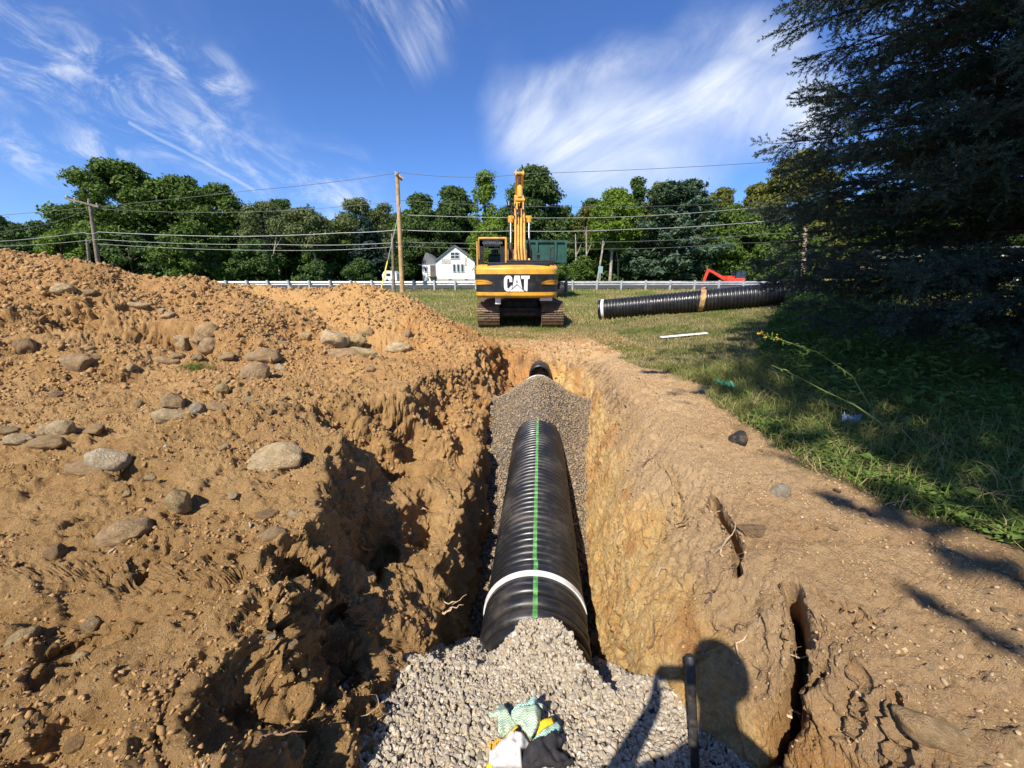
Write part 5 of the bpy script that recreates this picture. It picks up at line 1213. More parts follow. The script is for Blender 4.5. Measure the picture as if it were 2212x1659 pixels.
def spruce(loc, Hh, Rb, seed, label, group=None, dens=1., view=None, zmin=.85, spr=SPR, name='spruce_tree'):
    r = np.random.default_rng(seed); root = empty(name, loc); tag(root, label, 'tree', group)
    mb = MB(); mb.tube([(0, 0, -.4), (0, 0, Hh * .4), (0, 0, Hh)], [.17, .11, .02], 10); mb.build('trunk', M_bark, root, smooth=True)
    wood = MB(); tris = []; z = zmin
    while z < Hh * .97:
        env = Rb * (1 - z / Hh) ** .25 * min(1, .62 + .17 * z); nb = int(max(6, 14 * dens)) if z < 6 else 7
        for k in range(nb):
            th = r.uniform(0, 2 * math.pi); Lb = env * r.uniform(.78, 1.12)
            dirh = np.array([math.cos(th), math.sin(th), 0]); facing = 1 if view is None else float(dirh @ view)
            if facing < -.25 and r.random() < .7: continue
            up = r.uniform(-.10, .12) + .25 * (z / Hh)
            nseg = 7; pts = []
            for i in range(nseg):
                t = i / (nseg - 1); pts.append(np.array([dirh[0] * Lb * t, dirh[1] * Lb * t, z + Lb * (up * t - .20 * t * t + .14 * t ** 3)]) + r.normal(size=3) * .02 * (i > 0))
            wood.tube(pts, [max(.003, .028 * (1 - t / nseg) * (Lb / 3 + .2)) for t in range(nseg)], 5, caps=False)
            ns = int(Lb / (.088 if z < 5.6 else .2) * dens) + 4
            for j in range(ns):
                t = .14 + .86 * (j + r.random()) / ns; kk = min(int(t * (nseg - 1)), nseg - 2); f_ = t * (nseg - 1) - kk; p = pts[kk] * (1 - f_) + pts[kk + 1] * f_
                s = (1 if j % 2 else -1); a = th + s * r.uniform(.45, 1.05) * (1 - .75 * max(0, t - .8) / .2); pit = r.uniform(-.75, .40)
                ex = np.array([math.cos(a) * math.cos(pit), math.sin(a) * math.cos(pit), math.sin(pit)]); ez = np.array([0, 0, 1.]) + r.normal(size=3) * .5; ey = np.cross(ez, ex); ey /= np.linalg.norm(ey); ez = np.cross(ex, ey)
                sc = r.uniform(.95, 1.35) * (1.2 - .3 * t); tr, bars = spr[r.integers(0, len(spr))]; M_ = np.stack([ex, ey, ez], 1) * sc
                tris.append((tr.reshape(-1, 3) @ M_.T + p).astype(np.float32))
                for a_, b_ in bars[:1]: wood.tube([M_ @ a_ + p, M_ @ b_ + p], [.0035, .001], 3, caps=False)
        z += r.uniform(.22, .30) / dens ** .3
    V = np.concatenate(tris); np_mesh('needles', V, np.arange(len(V)).reshape(-1, 3), M_needle, root); wood.build('branches', M_twig, root)
    return root, len(V) // 3
vw = np.array([-.79, -.61, 0])
sx_, sy_ = 6.4, 4.75
_, nn = spruce((sx_, sy_, H(sx_, sy_) - .05), 11.5, 3.12, 5, 'big dark blue green spruce filling the right side of the photo', view=vw); print('spruce needles', nn)
# a tall broadleaf behind the photographer: it shades the right bank and the spruce
def shade_tree():
    r = np.random.default_rng(8); o = empty('broadleaf_tree', (4.4, -5.2, gz(4.4, -5.2))); tag(o, 'tall broadleaf tree behind the photographer whose shade falls on the right bank', 'tree')
    c0 = np.array([2.98, -4.2, 10.6]) - np.array([4.4, -5.2, gz(4.4, -5.2)]); rad = np.array([5.4, 5.6, 5.2]); nL = 170; n = 150
    d = r.normal(size=(nL, 3)); d /= np.linalg.norm(d, axis=1)[:, None]; lc = c0 + d * rad * (r.random((nL, 1)) ** .4) * .88
    cen = (lc[:, None, :] + r.normal(size=(nL, n, 3)) * np.array([.62, .62, .42])).reshape(-1, 3); nr = r.normal(size=(len(cen), 3)) + np.array([0, 0, .8]); nr /= np.linalg.norm(nr, axis=1)[:, None]
    v, f_ = cards(cen, nr, r.uniform(.10, .22, len(cen)), r); np_mesh('crown', v, f_, LM['mid'], o)
    mb = MB(); mb.tube([(0, 0, -.3), (-.3, .2, 3.5), (-.9, .7, 8), (-1.2, .9, 13)], [.28, .23, .14, .04], 10)
    for k in range(0, nL, 9): q = lc[k]; mb.tube([(-.5, .4, 5), tuple(q * .6 + np.array([-.5, .4, 5]) * .4 + np.array([0, 0, .5])), tuple(q)], [.09, .05, .02], 6)
    mb.build('trunk', M_bark, o, smooth=True)
shade_tree()
# ================================================================ STONES
def stone_mat(name, col, speck=None):
    m, t, b = new_mat(name); pos = t.n('ShaderNodeTexCoord').outputs['Object']
    c = t.mix(t.mr(t.noise(pos, 2.2, 5, .65), .35, .65), tuple(q * .68 for q in col), tuple(min(1, q * 1.12) for q in col))
    c = t.mix(t.mr(t.noise(pos, 1.4, 6, .7), .45, .62, 0, .5), c, (.38, .245, .115))
    if speck: c = t.mix(t.mr(t.noise(pos, 28, 3, .8), .56, .66, 0, .7), c, speck)
    t.L.new(c, b.inputs['Base Color']); b.inputs['Roughness'].default_value = .85; b.inputs['Specular IOR Level'].default_value = .25
    bp = t.n('ShaderNodeBump', i_Height=t.noise(pos, 9, 6, .7)); bp.inputs['Strength'].default_value = .8; bp.inputs['Distance'].default_value = .09; t.L.new(bp.outputs[0], b.inputs['Normal'])
    return m
SM = {'tan': stone_mat('tan_stone', (.54, .36, .18)), 'pale': stone_mat('pale_stone', (.66, .50, .28)), 'gray': stone_mat('brown_grey_stone', (.47, .32, .17)), 'white': stone_mat('whitish_stone', (.68, .56, .37), (.3, .25, .2)),
      'dark': stone_mat('asphalt_chunk', (.045, .045, .048), (.35, .33, .3)), 'yellow': stone_mat('ochre_stone', (.58, .42, .20)), 'speck': stone_mat('speckled_stone', (.52, .44, .32), (.2, .16, .12)), 'earth': stone_mat('earth_clod', (.36, .23, .115))}
SH = [rock_shape(IC4, 100 + i, .25, 9) for i in range(7)]
ROUND = [rock_shape(IC4, 200 + i, .22, 3) for i in range(6)]
STM = {}
def stone(px, py, wpx, mat, label=None, ar=(1, .8, .62), rz=0, rnd=True, sink=.25, group=None, name='cobble', sid=0, tilt=0, cat='stone'):
    p, nr = hit(px, py); dist = (p - Vector((0, 0, CAMZ))).dot(ray(px, py).normalized()) / ray(px, py).length; rad = wpx * dist / 833 / 2 * .9
    key = (rnd, sid % (6 if rnd else 7), mat)
    if key not in STM:
        me = np_mesh(name, (ROUND if rnd else SH)[key[1]], IC4[1], SM[mat], None, True); STM[key] = me.data; bpy.data.objects.remove(me)
    o = bpy.data.objects.new(name, STM[key]); COL.objects.link(o); o.scale = (rad * ar[0], rad * ar[1], rad * min(1, ar[2] * 1.25)); o.rotation_euler = (R(tilt), R(tilt * .6), R(rz))
    o.location = p + Vector((0, rad * .35, rad * ar[2] * (1 - 2 * sink) * .75)); tag(o, label, cat, group); return o
S = stone
S(445, 728, 52, 'tan', 'biggest tan boulder at the back of the stone cluster on the left bank', (1.1, .9, .75), 10, sid=1)
S(452, 757, 46, 'gray', 'rounded grey brown boulder at the front right of the stone cluster', (1, .9, .85), 30, sid=2)
S(425, 742, 34, 'tan', 'smooth tan stone wedged between the two largest boulders of the cluster', (1.1, .8, .8), 60, sid=3)
S(390, 733, 32, 'pale', 'flat pale slab at the back left of the stone cluster', (1.2, .8, .45), 15, False, sid=1)
S(394, 751, 34, 'yellow', 'blocky yellowish stone at the left of the stone cluster', (1, .8, .8), 0, False, sid=2)
S(381, 775, 30, 'tan', 'small tan stone at the near foot of the cluster', (1.1, .8, .7), 40, sid=4)
S(355, 785, 44, 'tan', 'long low tan stone at the near left end of the cluster', (1.3, .6, .5), 8, sid=5)
S(424, 779, 28, 'gray', 'dull earthy lump in front of the rounded boulder of the cluster', (1, .9, .8), 0, False, sid=3)
S(487, 777, 36, 'tan', 'half buried tan stone right of the rounded boulder', (1.2, .8, .6), 0, sid=0)
S(168, 792, 68, 'gray', 'big half buried brown stone standing alone on the left bank', (1.3, .8, .7), 5, False, sid=4)
S(280, 798, 26, 'pale', 'small pale angular stone right of the big brown one', (1.1, .8, .7), 0, False, sid=5)
S(475, 846, 34, 'yellow', 'round ochre stone in open ground below the cluster', (1, .9, .7), 20, sid=3)
S(373, 880, 52, 'gray', 'dark sided lump at the back of the lower stone group', (1.1, .9, .9), 20, False, sid=6)
S(362, 907, 58, 'pale', 'largest pale stone at the front of the lower stone group', (1.25, .8, .62), 8, sid=5)
S(425, 892, 36, 'speck', 'upright speckled stone at the right of the lower stone group', (.9, .8, 1), 0, sid=2)
S(463, 886, 46, 'tan', 'flat brown stone sliding right of the lower stone group', (1.3, .7, .45), -22, sid=4)
S(298, 878, 22, 'gray', 'small round grey pebble left of the lower stone group', (1, .9, .8), 0, sid=1)
S(127, 938, 52, 'pale', 'pale yellow cobble casting a long shadow at the left', (1.15, .9, .75), 5, sid=1)
S(95, 938, 34, 'pale', 'smaller pale stone touching the left side of the yellow cobble', (1, .8, .9), 5, sid=2)
S(85, 965, 68, 'tan', 'flat striped cobble below the pale yellow one', (1.35, .7, .42), 5, sid=3)
S(198, 937, 50, 'tan', 'oblong tan stone right of the pale yellow cobble', (1.3, .7, .5), -25, sid=0)
S(30, 960, 50, 'pale', 'pale rounded stone near the left edge of the photo', (1.2, .8, .6), 0, sid=4)
S(8, 935, 42, 'gray', 'dark stone cut by the left edge of the photo', (1.2, .9, .5), 0, sid=5)
S(228, 1008, 76, 'white', 'large whitish speckled cobble lying on the near left bank', (1.2, .9, .75), -8, sid=5)
S(170, 1024, 84, 'tan', 'long tan stone leaning against the whitish cobble', (1.4, .55, .42), -8, sid=3)
S(380, 1097, 68, 'yellow', 'lone rough yellow boulder with a long shadow on the near left bank', (1, .95, .95), 15, False, sid=0)
S(320, 1035, 22, 'pale', 'small flat pale stone right of the whitish cobble', (1.5, .8, .5), 0, sid=3)
S(272, 1072, 18, 'pale', 'tiny rounded stone between the whitish cobble and the lone boulder', (1.2, .9, .9), 0, sid=0)
S(120, 1205, 50, 'earth', 'dark earthy lump shedding crumbs at the near left', (1.1, .9, .9), 0, False, sid=2)
S(260, 1160, 90, 'tan', 'broad mud covered boulder almost buried in the near left bank', (1.2, .9, .5), 10, sid=2, sink=.42)
S(590, 1010, 118, 'pale', 'very large pale boulder half buried at the rim of the left bank', (1.25, .8, .62), -5, sid=0, sink=.42)
S(718, 744, 62, 'pale', 'big pale boulder with a grass tuft on its right side', (1.1, .8, .75), 0, sid=4)
S(735, 772, 72, 'gray', 'flat brown slab below the boulder with the grass tuft', (1.3, .8, .42), -5, False, sid=1)
S(793, 722, 28, 'yellow', 'rounded yellow stone, upper of the two by the pile foot', (1, .9, .9), 0, sid=3)
S(774, 729, 26, 'tan', 'tan stone leaning left against the rounded yellow one', (1.1, .8, .6), -20, sid=0)
S(769, 745, 40, 'yellow', 'angular yellow stone below the pair at the pile foot', (1.15, .9, .75), 5, False, sid=3)
S(775, 764, 60, 'pale', 'long half buried pale slab right of the flat brown slab', (1.4, .7, .4), -5, sid=5, sink=.4)
S(861, 757, 46, 'pale', 'smooth low pale stone at the right of the pile foot', (1.4, .7, .5), 5, sid=2)
S(662, 729, 30, 'yellow', 'orange tan stone left of the boulder with the grass tuft', (1.2, .8, .7), 0, False, sid=4)
S(880, 725, 24, 'gray', 'dark sided stone on the lower flank of the far pile', (1, .9, .9), 0, False, sid=5)
S(548, 818, 62, 'gray', 'rounded grey brown boulder above the collapsed bay', (1.2, .9, .8), 10, sid=1, sink=.35)
S(560, 775, 68, 'gray', 'broad flat boulder sunk behind the rounded grey brown one', (1.3, .9, .5), 0, sid=3, sink=.38)
S(605, 800, 24, 'white', 'small whitish jagged stone above the collapsed bay', (1, .8, .9), 0, False, sid=6)
S(800, 803, 26, 'tan', 'small tan cobble on the lip of the collapsed bay', (1, .9, .8), 0, sid=4)
S(132, 629, 38, 'pale', 'pale ringed stone high on the left dirt pile', (1.3, .8, .6), 0, sid=2)
S(192, 634, 26, 'gray', 'grey stone right of the pale ringed one high on the pile', (1.3, .8, .5), 0, sid=1)
S(288, 662, 44, 'pale', 'pale slab half way down the left dirt pile', (1.5, .7, .4), -10, sid=5)
S(360, 688, 34, 'pale', 'oval pale stone low on the left dirt pile', (1.2, .9, .6), -25, sid=0)
S(50, 757, 50, 'earth', 'crumbly earth lump on the left bank near the edge of the photo', (1, .9, .8), 0, False, sid=1)
S(655, 1465, 28, 'tan', 'upright tan pebble in the rubble above the near gully', (.8, .8, 1), 0, sid=0)
S(627, 1560 - 160, 30, 'tan', 'round tan pebble in the rubble above the near gully', (1, .9, .8), 0, sid=4)
S(585, 1162, 46, 'tan', 'buried tan stone showing at the lip above the small cave', (1.4, .8, .7), 20, sid=3, sink=.4)
S(1690, 1070, 40, 'speck', 'pale speckled cobble on the bare right bank', (1.2, .9, .75), 0, sid=1)
S(1600, 958, 46, 'dark', 'black broken chunk of asphalt lying on the right bank', (1.0, .95, .75), -30, False, sid=2, name='asphalt_chunk', cat='asphalt chunk', sink=.15)
S(2035, 1602, 112, 'tan', 'large smooth tan stone pressed into the near right bank', (1.3, .8, .6), -28, sid=5, sink=.38)
S(1368, 1428, 30, 'yellow', 'smooth yellow pebble on the gravel at the foot of the right wall', (1.2, .9, .8), 10, sid=2, sink=.1)
S(1635, 1152, 60, 'earth', 'flat cracked clod beside the first crack on the right bank', (1.3, .9, .35), 0, False, sid=3, sink=.4)
S(2010, 1445, 20, 'pale', 'small pale pebble on the near right bank', (1.2, .8, .7), 0, sid=3)
rq = random.Random(5)
def free_stone(x, y, rad, mat, rnd, label, group, k):
    p, nr = on_ground(x, y); key = (rnd, k % 6, mat)
    if key not in STM:
        me = np_mesh('cobble', (ROUND if rnd else SH)[key[1]], IC4[1], SM[mat], None, True); STM[key] = me.data; bpy.data.objects.remove(me)
    o = bpy.data.objects.new('cobble', STM[key]); COL.objects.link(o); a = rq.uniform(.75, 1.4); o.scale = (rad * a, rad * rq.uniform(.7, 1), rad * rq.uniform(.45, .8)); o.rotation_euler = (rq.uniform(-.4, .4), rq.uniform(-.4, .4), rq.uniform(0, 6.3))
    o.location = p + nr * rad * rq.uniform(-.12, .3); tag(o, label, 'stone', group)
k = 0
while k < 175:
    y = .5 + 9.5 * rq.random() ** 1.25; x = -rq.uniform(.5, 1.25) * (y * .9 + .5) if rq.random() < .75 else -rq.uniform(.2, 1.0) * (y + .3)
    if x > np.interp(y, YK, XL) - .02 or x < -9.5: continue
    free_stone(x, y, rq.choice([.014, .018, .022, .03, .045]) * (.75 + .10 * y), rq.choice(['tan', 'tan', 'pale', 'gray', 'yellow', 'white', 'earth']), rq.random() < .6, 'loose cobble scattered on the dug earth of the left bank and piles', 'loose cobbles on the left bank', k); k += 1
k = 0
while k < 40:
    y = rq.uniform(.5, 6); x = rq.uniform(1.1, 2.4)
    if x < np.interp(y, YK, XR) + .02 or x > float(grass_edge(y)): continue
    free_stone(x, y, rq.uniform(.009, .024), rq.choice(['tan', 'gray', 'pale', 'earth']), rq.random() < .5, 'small stone pressed into the bare earth of the right bank', 'small stones on the right bank', k); k += 1
# crumbs, pebbles and clods: nobody could count them
def crumbs(name, label, n, fx, rad, mat, seed, shp_, ic_, smooth=False, lift=.25):
    r = np.random.default_rng(seed); x, y = fx(r, n); 
    # surface height from the displaced grid
    iy = np.clip(np.searchsorted(yr, y) - 1, 0, NR - 2); zz_ = np.zeros(len(x))
    col = np.zeros(len(x), int)
    for i in range(len(x)): col[i] = np.searchsorted(X[iy[i]], x[i])
    col = np.clip(col, 1, NC - 2); q = P[iy, col]; zz_ = q[:, 2]; nr_ = N[iy, col]
    s = rad[0] + (rad[1] - rad[0]) * r.random(len(x)) ** 3.6; s = s * (.8 + .13 * np.hypot(x, y))
    pos = q + nr_ * (s * r.uniform(-.25, lift, len(x)))[:, None] + np.stack([r.normal(size=len(x)) * .004, r.normal(size=len(x)) * .004, 0 * x], -1)
    sc = s[:, None] * np.stack([r.uniform(.8, 1.7, len(x)), r.uniform(.6, 1.1, len(x)), r.uniform(.4, .9, len(x))], -1)
    o = scatter_mesh(name, shp_, ic_, pos, sc, mat, None, smooth, seed); tag(o, label, 'rubble', kind='stuff'); return o
M_crumb = island_mat('earth_crumbs', [(.37, .22, .088), (.43, .26, .108), (.30, .175, .07), (.48, .30, .135), (.40, .235, .096)], .95, .6, 55)
M_pebb = island_mat('pebbles', [(.42, .31, .18), (.30, .21, .13), (.48, .38, .25), (.37, .26, .15), (.54, .46, .34), (.33, .26, .18)], .85, .4, 50)
M_crumR = island_mat('bank_crumbs', [(.46, .31, .165), (.38, .255, .135), (.54, .38, .21), (.43, .285, .15)], .95, .6, 55)
def fleft(r, n):
    y = .25 + 9.8 * r.random(n) ** 1.7; u = r.random(n) ** .9; xl_ = np.interp(y, YK, XLM); x = xl_ - u * (1.35 * y + .9)
    m = (1.5 * fbm(x * 1.6, y * 1.6, .5, 3, 81) + .8 * r.random(n)) > .30; m &= x > -12; return x[m], y[m]
def fright(r, n):
    y = .25 + 7 * r.random(n) ** 1.6; a = np.interp(y, YK, XRM); b_ = grass_edge(y) + .1; x = a + (b_ - a) * r.random(n); m = (vnoise(x * 3, y * 3, .5, 82) + .8 * r.random(n)) > .3; return x[m], y[m]
clodsh = [rock_shape(IC1, 300 + i, .7, 4) for i in range(8)]
crumbs('earth_crumbs', 'loose crumbs and clods of brown earth over the left bank', 60000, fleft, (.0028, .012), M_crumb, 21, clodsh, IC1[1], False, .6)
def fpile(r, n):
    y = r.uniform(3.6, 9.6, n); x = -r.uniform(.6, 9.5, n); m = (1.6 * fbm(x * 1.3, y * 1.3, .5, 3, 83) + .8 * r.random(n)) > .25; m &= x < np.interp(y, YK, XLM); return x[m], y[m]
crumbs('pile_crumbs', 'clods and crumbs rolled down the faces of the dirt piles', 26000, fpile, (.0055, .026), M_crumb, 27, clodsh, IC1[1], False, .5)
crumbs('pebbles', 'pebbles strewn through the dug earth of the left bank', 2600, fleft, (.003, .012), M_pebb, 22, shp, IC2[1], True, .5)
crumbs('bank_crumbs', 'loose crumbs of earth over the right bank', 22000, fright, (.0022, .009), M_crumR, 23, clodsh, IC1[1], False, .4)
crumbs('bank_pebbles', 'pebbles in the earth of the right bank', 1300, fright, (.003, .011), M_pebb, 24, shp, IC2[1], True, .3)
def fhead(r, n):
    y = r.uniform(8.2, 12, n); x = r.uniform(-2.2, 3.2, n) ; return x, y
crumbs('rubble', 'stony rubble on the bare ground between the trench and the excavator', 7000, fhead, (.004, .02), M_crumb, 25, shp1, IC1[1], False, .4)

# ================================================================ ROOTS, TUFTS, LITTER
M_root = simple('pale_root', (.50, .36, .22), .9, var=.25, scale=30)
M_rootd = simple('dark_root', (.20, .12, .07), .9, var=.25, scale=30)
def root(px, py, L_, ang, rad, label='thin root poking out of the trench wall', group='roots in the trench walls', mat=None, seed=0, out=.03):
    p, nr = hit(px, py); rr = random.Random(seed * 31 + int(px)); a = R(ang); side = Vector((math.cos(a), 0, math.sin(a))); side = (side - nr * side.dot(nr)).normalized()
    pts = [Vector((0, 0, 0)) - nr * .01]; cur = nr * out * .4
    for i in range(7):
        pts.append(cur.copy()); d = side + Vector((rr.uniform(-.6, .6), rr.uniform(-.6, .6), rr.uniform(-.6, .6))); cur = cur + d.normalized() * L_ / 7; cur = cur + nr * (out / 6 - .0)
    mb = MB(); mb.tube(pts, [rad * (1 - .8 * i / 7) for i in range(8)], 5)
    for j in (2, 4):
        q = pts[j]; e = q + Vector((rr.uniform(-1, 1), rr.uniform(-.5, .5), rr.uniform(-1, .6))).normalized() * L_ * .3; mb.tube([q, (q + e) / 2 + Vector((rr.uniform(-.01, .01),) * 3), e], [rad * .5, rad * .35, rad * .12], 4)
    o = mb.build('root', mat or (M_root if rr.random() < .6 else M_rootd), smooth=True); o.location = p; tag(o, label, 'root', group)
for k, (px, py, L_, ang) in enumerate([(1480, 1140, .26, 20), (1500, 1260, .22, 65), (1440, 1330, .2, 40), (1530, 1300, .2, 80), (1420, 1250, .16, -30), (1560, 1350, .22, 10), (1400, 1400, .18, 70), (1580, 1230, .2, 120), (1330, 1170, .16, 85), (1345, 1060, .2, 80), (1600, 1420, .22, 0), (1640, 1470, .25, 5), (1560, 1200, .2, 60), (1480, 1390, .18, 30), (1310, 1230, .14, -60), (1390, 1010, .25, 60),
                                      (960, 1300, .16, 20), (1030, 1330, .2, -20), (700, 1390, .10, 50), (860, 1440, .14, 60), (830, 1545, .2, 45), (905, 1100, .10, 0), (560, 1600, .14, -50), (780, 1180, .1, -30), (1250, 960, .2, 5)]):
    root(px, py, L_ * 1.15, ang, .0042 if k % 3 else .0065, seed=k)
root(1700, 1545, .35, -35, .006, 'long pale root bridging the bottom of the big crack', None, M_root, 91); root(1690, 1420, .18, 5, .003, 'thin root strung across the middle of the big crack', None, M_root, 92); root(955, 1322, .16, 25, .007, 'thick splintered root stub standing out of the left wall', None, M_root, 93, .10)
def tuft(px, py, n, hgt, rad, label, dry=.5, seed=0):
    p, _ = hit(px, py); r = np.random.default_rng(seed); x = r.normal(size=n) * rad; y = r.normal(size=n) * rad * .7; z = np.maximum(0, .5 - np.hypot(x, y) / rad * .3) * .05
    o = blades('grass_tuft', x, y, z, r.uniform(.4, 1, n) * hgt, np.full(n, .004), M_gdry if dry > .6 else M_ggreen, r, 1.8, label, 'grass tuft'); del o['kind']; o.location = p + Vector((0, .02, .01)); return o
tuft(752, 752, 420, .16, .09, 'dry greyish grass tuft lying against the big pale boulder', .7, 1); tuft(418, 800, 420, .12, .09, 'torn grass sod upside down below the stone cluster', .5, 2); tuft(790, 772, 200, .08, .08, 'small dry grass tuft right of the flat brown slab', .7, 3)
tuft(1060, 660, 260, .25, .12, 'green weed tuft beside the head of the far pile', .2, 4) if False else None
# white board on the lawn
M_board = simple('white_board', (.78, .76, .72), .7, var=.08, scale=8, dirt=((.35, .28, .2), 6, .5, .7, .6))
b0, _ = hit(1426, 733); b1, _ = hit(1527, 724); bo = (b0 + b1) / 2; d = b1 - b0
mb = MB(); mb.box((0, 0, 0), (d.length, .15, .025)); ob = mb.build('board', M_board, bevel=.004); ob.location = bo + Vector((0, 0, .055)); ob.rotation_euler = (0, -math.atan2(d.z, d.xy.length), math.atan2(d.y, d.x)); tag(ob, 'white painted board lying in the grass before the spare pipe', 'board')
def crumple(name, px, py, w_, mat, label, cat, seed, hh=.06, lift=.03):
    p, _ = hit(px, py); n = 26; u, v = np.meshgrid(np.linspace(-1, 1, n), np.linspace(-1, 1, n)); r_ = np.hypot(u, v)
    a = 1 - .45 * vnoise(u * 2 + seed, v * 2, .5, seed) - .3 * np.abs(vnoise(u * 3, v * 3, 5, seed + 1)); x = u * w_ * a; y = v * w_ * .45 * a
    z = np.abs(fbm(u * 2.2 + 3, v * 2.6, seed * .7, 3, seed)) * hh * 2.2 + .01; ii = np.arange(n * n).reshape(n, n); q = np.stack([ii[:-1, :-1], ii[:-1, 1:], ii[1:, 1:], ii[1:, :-1]], -1).reshape(-1, 4)
    keep = (r_[:-1, :-1].ravel() + .3 * vnoise(u[:-1, :-1].ravel() * 3, v[:-1, :-1].ravel() * 3, 1, seed)) < .95
    o = np_mesh(name, np.stack([x, y, z], -1).reshape(-1, 3), q[keep], mat, None, True); m_ = o.modifiers.new('s', 'SOLIDIFY'); m_.thickness = .002; o.location = p + Vector((0, 0, lift)); o.rotation_euler = (0, 0, seed); tag(o, label, cat)
crumple('plastic_litter', 1840, 925, .085, simple('pale_plastic', (.55, .62, .72), .35, var=.1, spec=.6), 'crumpled pale blue white plastic litter in the shaded grass', 'litter', 3, .07)
crumple('green_netting', 1563, 836, .16, simple('green_netting', (.05, .42, .27), .6, var=.3, scale=60), 'scrap of bright green netting in the grass beside the bare bank', 'netting', 5, .04, .02)

# ================================================================ ROD, GLOVES, PHOTOGRAPHER
M_bar = simple('worn_black_steel', (.045, .042, .04), .5, .5, var=.3, scale=20, bump=.2, bscale=60, dirt=((.20, .16, .12), 25, .5, .7, .6))
ta = at_h(1490, 1414, 1.36); tb = at_h(1503, 1690, 1.78); rod = empty('digging_bar', tb); tag(rod, 'dark steel digging bar standing in the gravel right of the gloves', 'digging bar')
dv = ta - tb; mb = MB(); mb.tube([dv * -.12, dv * .55, dv * .74], .0155, 16, caps=False); mb.build('shaft', M_bar, rod, smooth=True)
mb = MB(); mb.tube([dv * .74, dv * .745, dv * .98, dv * .995, dv], [.0155, .018, .018, .014, .004], 16); mb.build('grip', simple('rubber_grip', (.02, .02, .021), .55, dirt=((.09, .08, .07), 30, .5, .7, .6)), rod, smooth=True)
def zig(name, a, b_, sc=62):
    m, t, b = new_mat(name); tcx = t.n('ShaderNodeTexCoord').outputs['Object']; s3 = t.n('ShaderNodeSeparateXYZ', i_0=tcx)
    tri = t.m('PINGPONG', t.m('MULTIPLY', s3.outputs[0], sc * 2.0), .8); w_ = t.m('FRACT', t.m('ADD', t.m('MULTIPLY', s3.outputs[1], sc * 1.9), t.m('MULTIPLY', tri, .9)))
    c = t.mix(t.mr(w_, .28, .40, 1, 0), a, b_); c = t.mix(t.mr(t.noise(tcx, 40, 4, .6), .5, .8, 0, .4), c, (.4, .38, .2))
    t.L.new(c, b.inputs['Base Color']); b.inputs['Roughness'].default_value = .85; return m
M_teal = zig('teal_zigzag_cloth', (.42, .62, .54), (.10, .22, .20)); M_pgreen = zig('pale_green_zigzag_cloth', (.50, .62, .45), (.17, .26, .20))
M_yell = simple('yellow_trim', (.82, .52, .02), .7, var=.1); M_gwhite = simple('grubby_white_cloth', (.58, .55, .52), .9, var=.06, scale=25, dirt=((.30, .27, .24), 30, .52, .75, .5)); M_gblk = simple('black_cloth', (.022, .02, .022), .9, var=.3, scale=30, bump=.3, bscale=200)
GXc = lambda X_, Y_: ((1340 + X_ * .1567) * .768, (1900 + Y_ * .1567) * .768)
def cloth(poly, z0, mat, parent, name, amp=.012, seed=0, tiltz=None, folds=(14, 9)):
    """crumpled cloth panel: outline in the glove's own drawing units, laid at height z0 over the gravel"""
    pts = [at_h(*GXc(a, b_), CAMZ - z0) for a, b_ in poly]; bm = bmesh.new(); vs = [bm.verts.new((p.x, p.y, p.z)) for p in pts]; bm.faces.new(vs)
    bmesh.ops.triangulate(bm, faces=bm.faces); 
    for _ in range(4): bmesh.ops.subdivide_edges(bm, edges=[e for e in bm.edges if e.calc_length() > .009], cuts=1, use_grid_fill=False); bmesh.ops.triangulate(bm, faces=bm.faces)
    ex = [v for v in bm.verts]; co = np.array([v.co[:] for v in ex]); cx_, cy_ = co[:, 0].mean(), co[:, 1].mean(); bd = np.array([v.is_boundary for v in ex])
    f_ = amp * (1.6 * np.abs(vnoise(co[:, 0] * folds[0], co[:, 1] * folds[1], seed * 1.3, seed)) + .8 * vnoise(co[:, 0] * 38, co[:, 1] * 30, seed, seed + 2))
    rr_ = np.hypot(co[:, 0] - cx_, co[:, 1] - cy_); dome = amp * 1.6 * (1 - (rr_ / rr_.max()) ** 2)
    for v, a in zip(ex, f_ + dome - bd * amp * .9): v.co.z += a + (0 if tiltz is None else tiltz * (v.co.y - cy_))
    bmesh.ops.recalc_face_normals(bm, faces=bm.faces)
    me = bpy.data.meshes.new(name); bm.to_mesh(me); bm.free(); me.materials.append(mat); me.polygons.foreach_set('use_smooth', [True] * len(me.polygons)); o = bpy.data.objects.new(name, me); COL.objects.link(o); o.parent = parent
    m_ = o.modifiers.new('s', 'SOLIDIFY'); m_.thickness = .0035; m_.offset = 0; return o
gl1 = empty('work_glove', (0, 0, 0)); tag(gl1, 'crumpled pale green zigzag patterned glove with yellow trim on the gravel heap', 'glove')
gb = float(zg(np.array(.05), np.array(1.1)))
cloth([(380, 810), (240, 770), (210, 690), (380, 650), (350, 600), (460, 480), (520, 560), (590, 740), (740, 900), (500, 1110), (390, 1080)], gb + .035, M_pgreen, gl1, 'thumb', .016, 1)
cloth([(620, 660), (700, 590), (900, 530), (1080, 390), (1090, 480), (1040, 590), (760, 640), (640, 720)], gb + .05, M_teal, gl1, 'finger', .014, 2)
cloth([(980, 1160), (1150, 1010), (1330, 930), (1430, 820), (1510, 930), (1470, 1060), (1230, 1190), (1000, 1260)], gb + .035, M_teal, gl1, 'finger', .012, 3)
cloth([(620, 690), (760, 640), (1050, 600), (1155, 620), (1150, 800), (1100, 980), (980, 1140), (860, 1060), (800, 950), (640, 800)], gb + .07, M_pgreen, gl1, 'palm', .018, 4)
cloth([(1050, 560), (1100, 510), (1200, 520), (1190, 600), (1060, 600)], gb + .055, M_pgreen, gl1, 'finger', .006, 5)
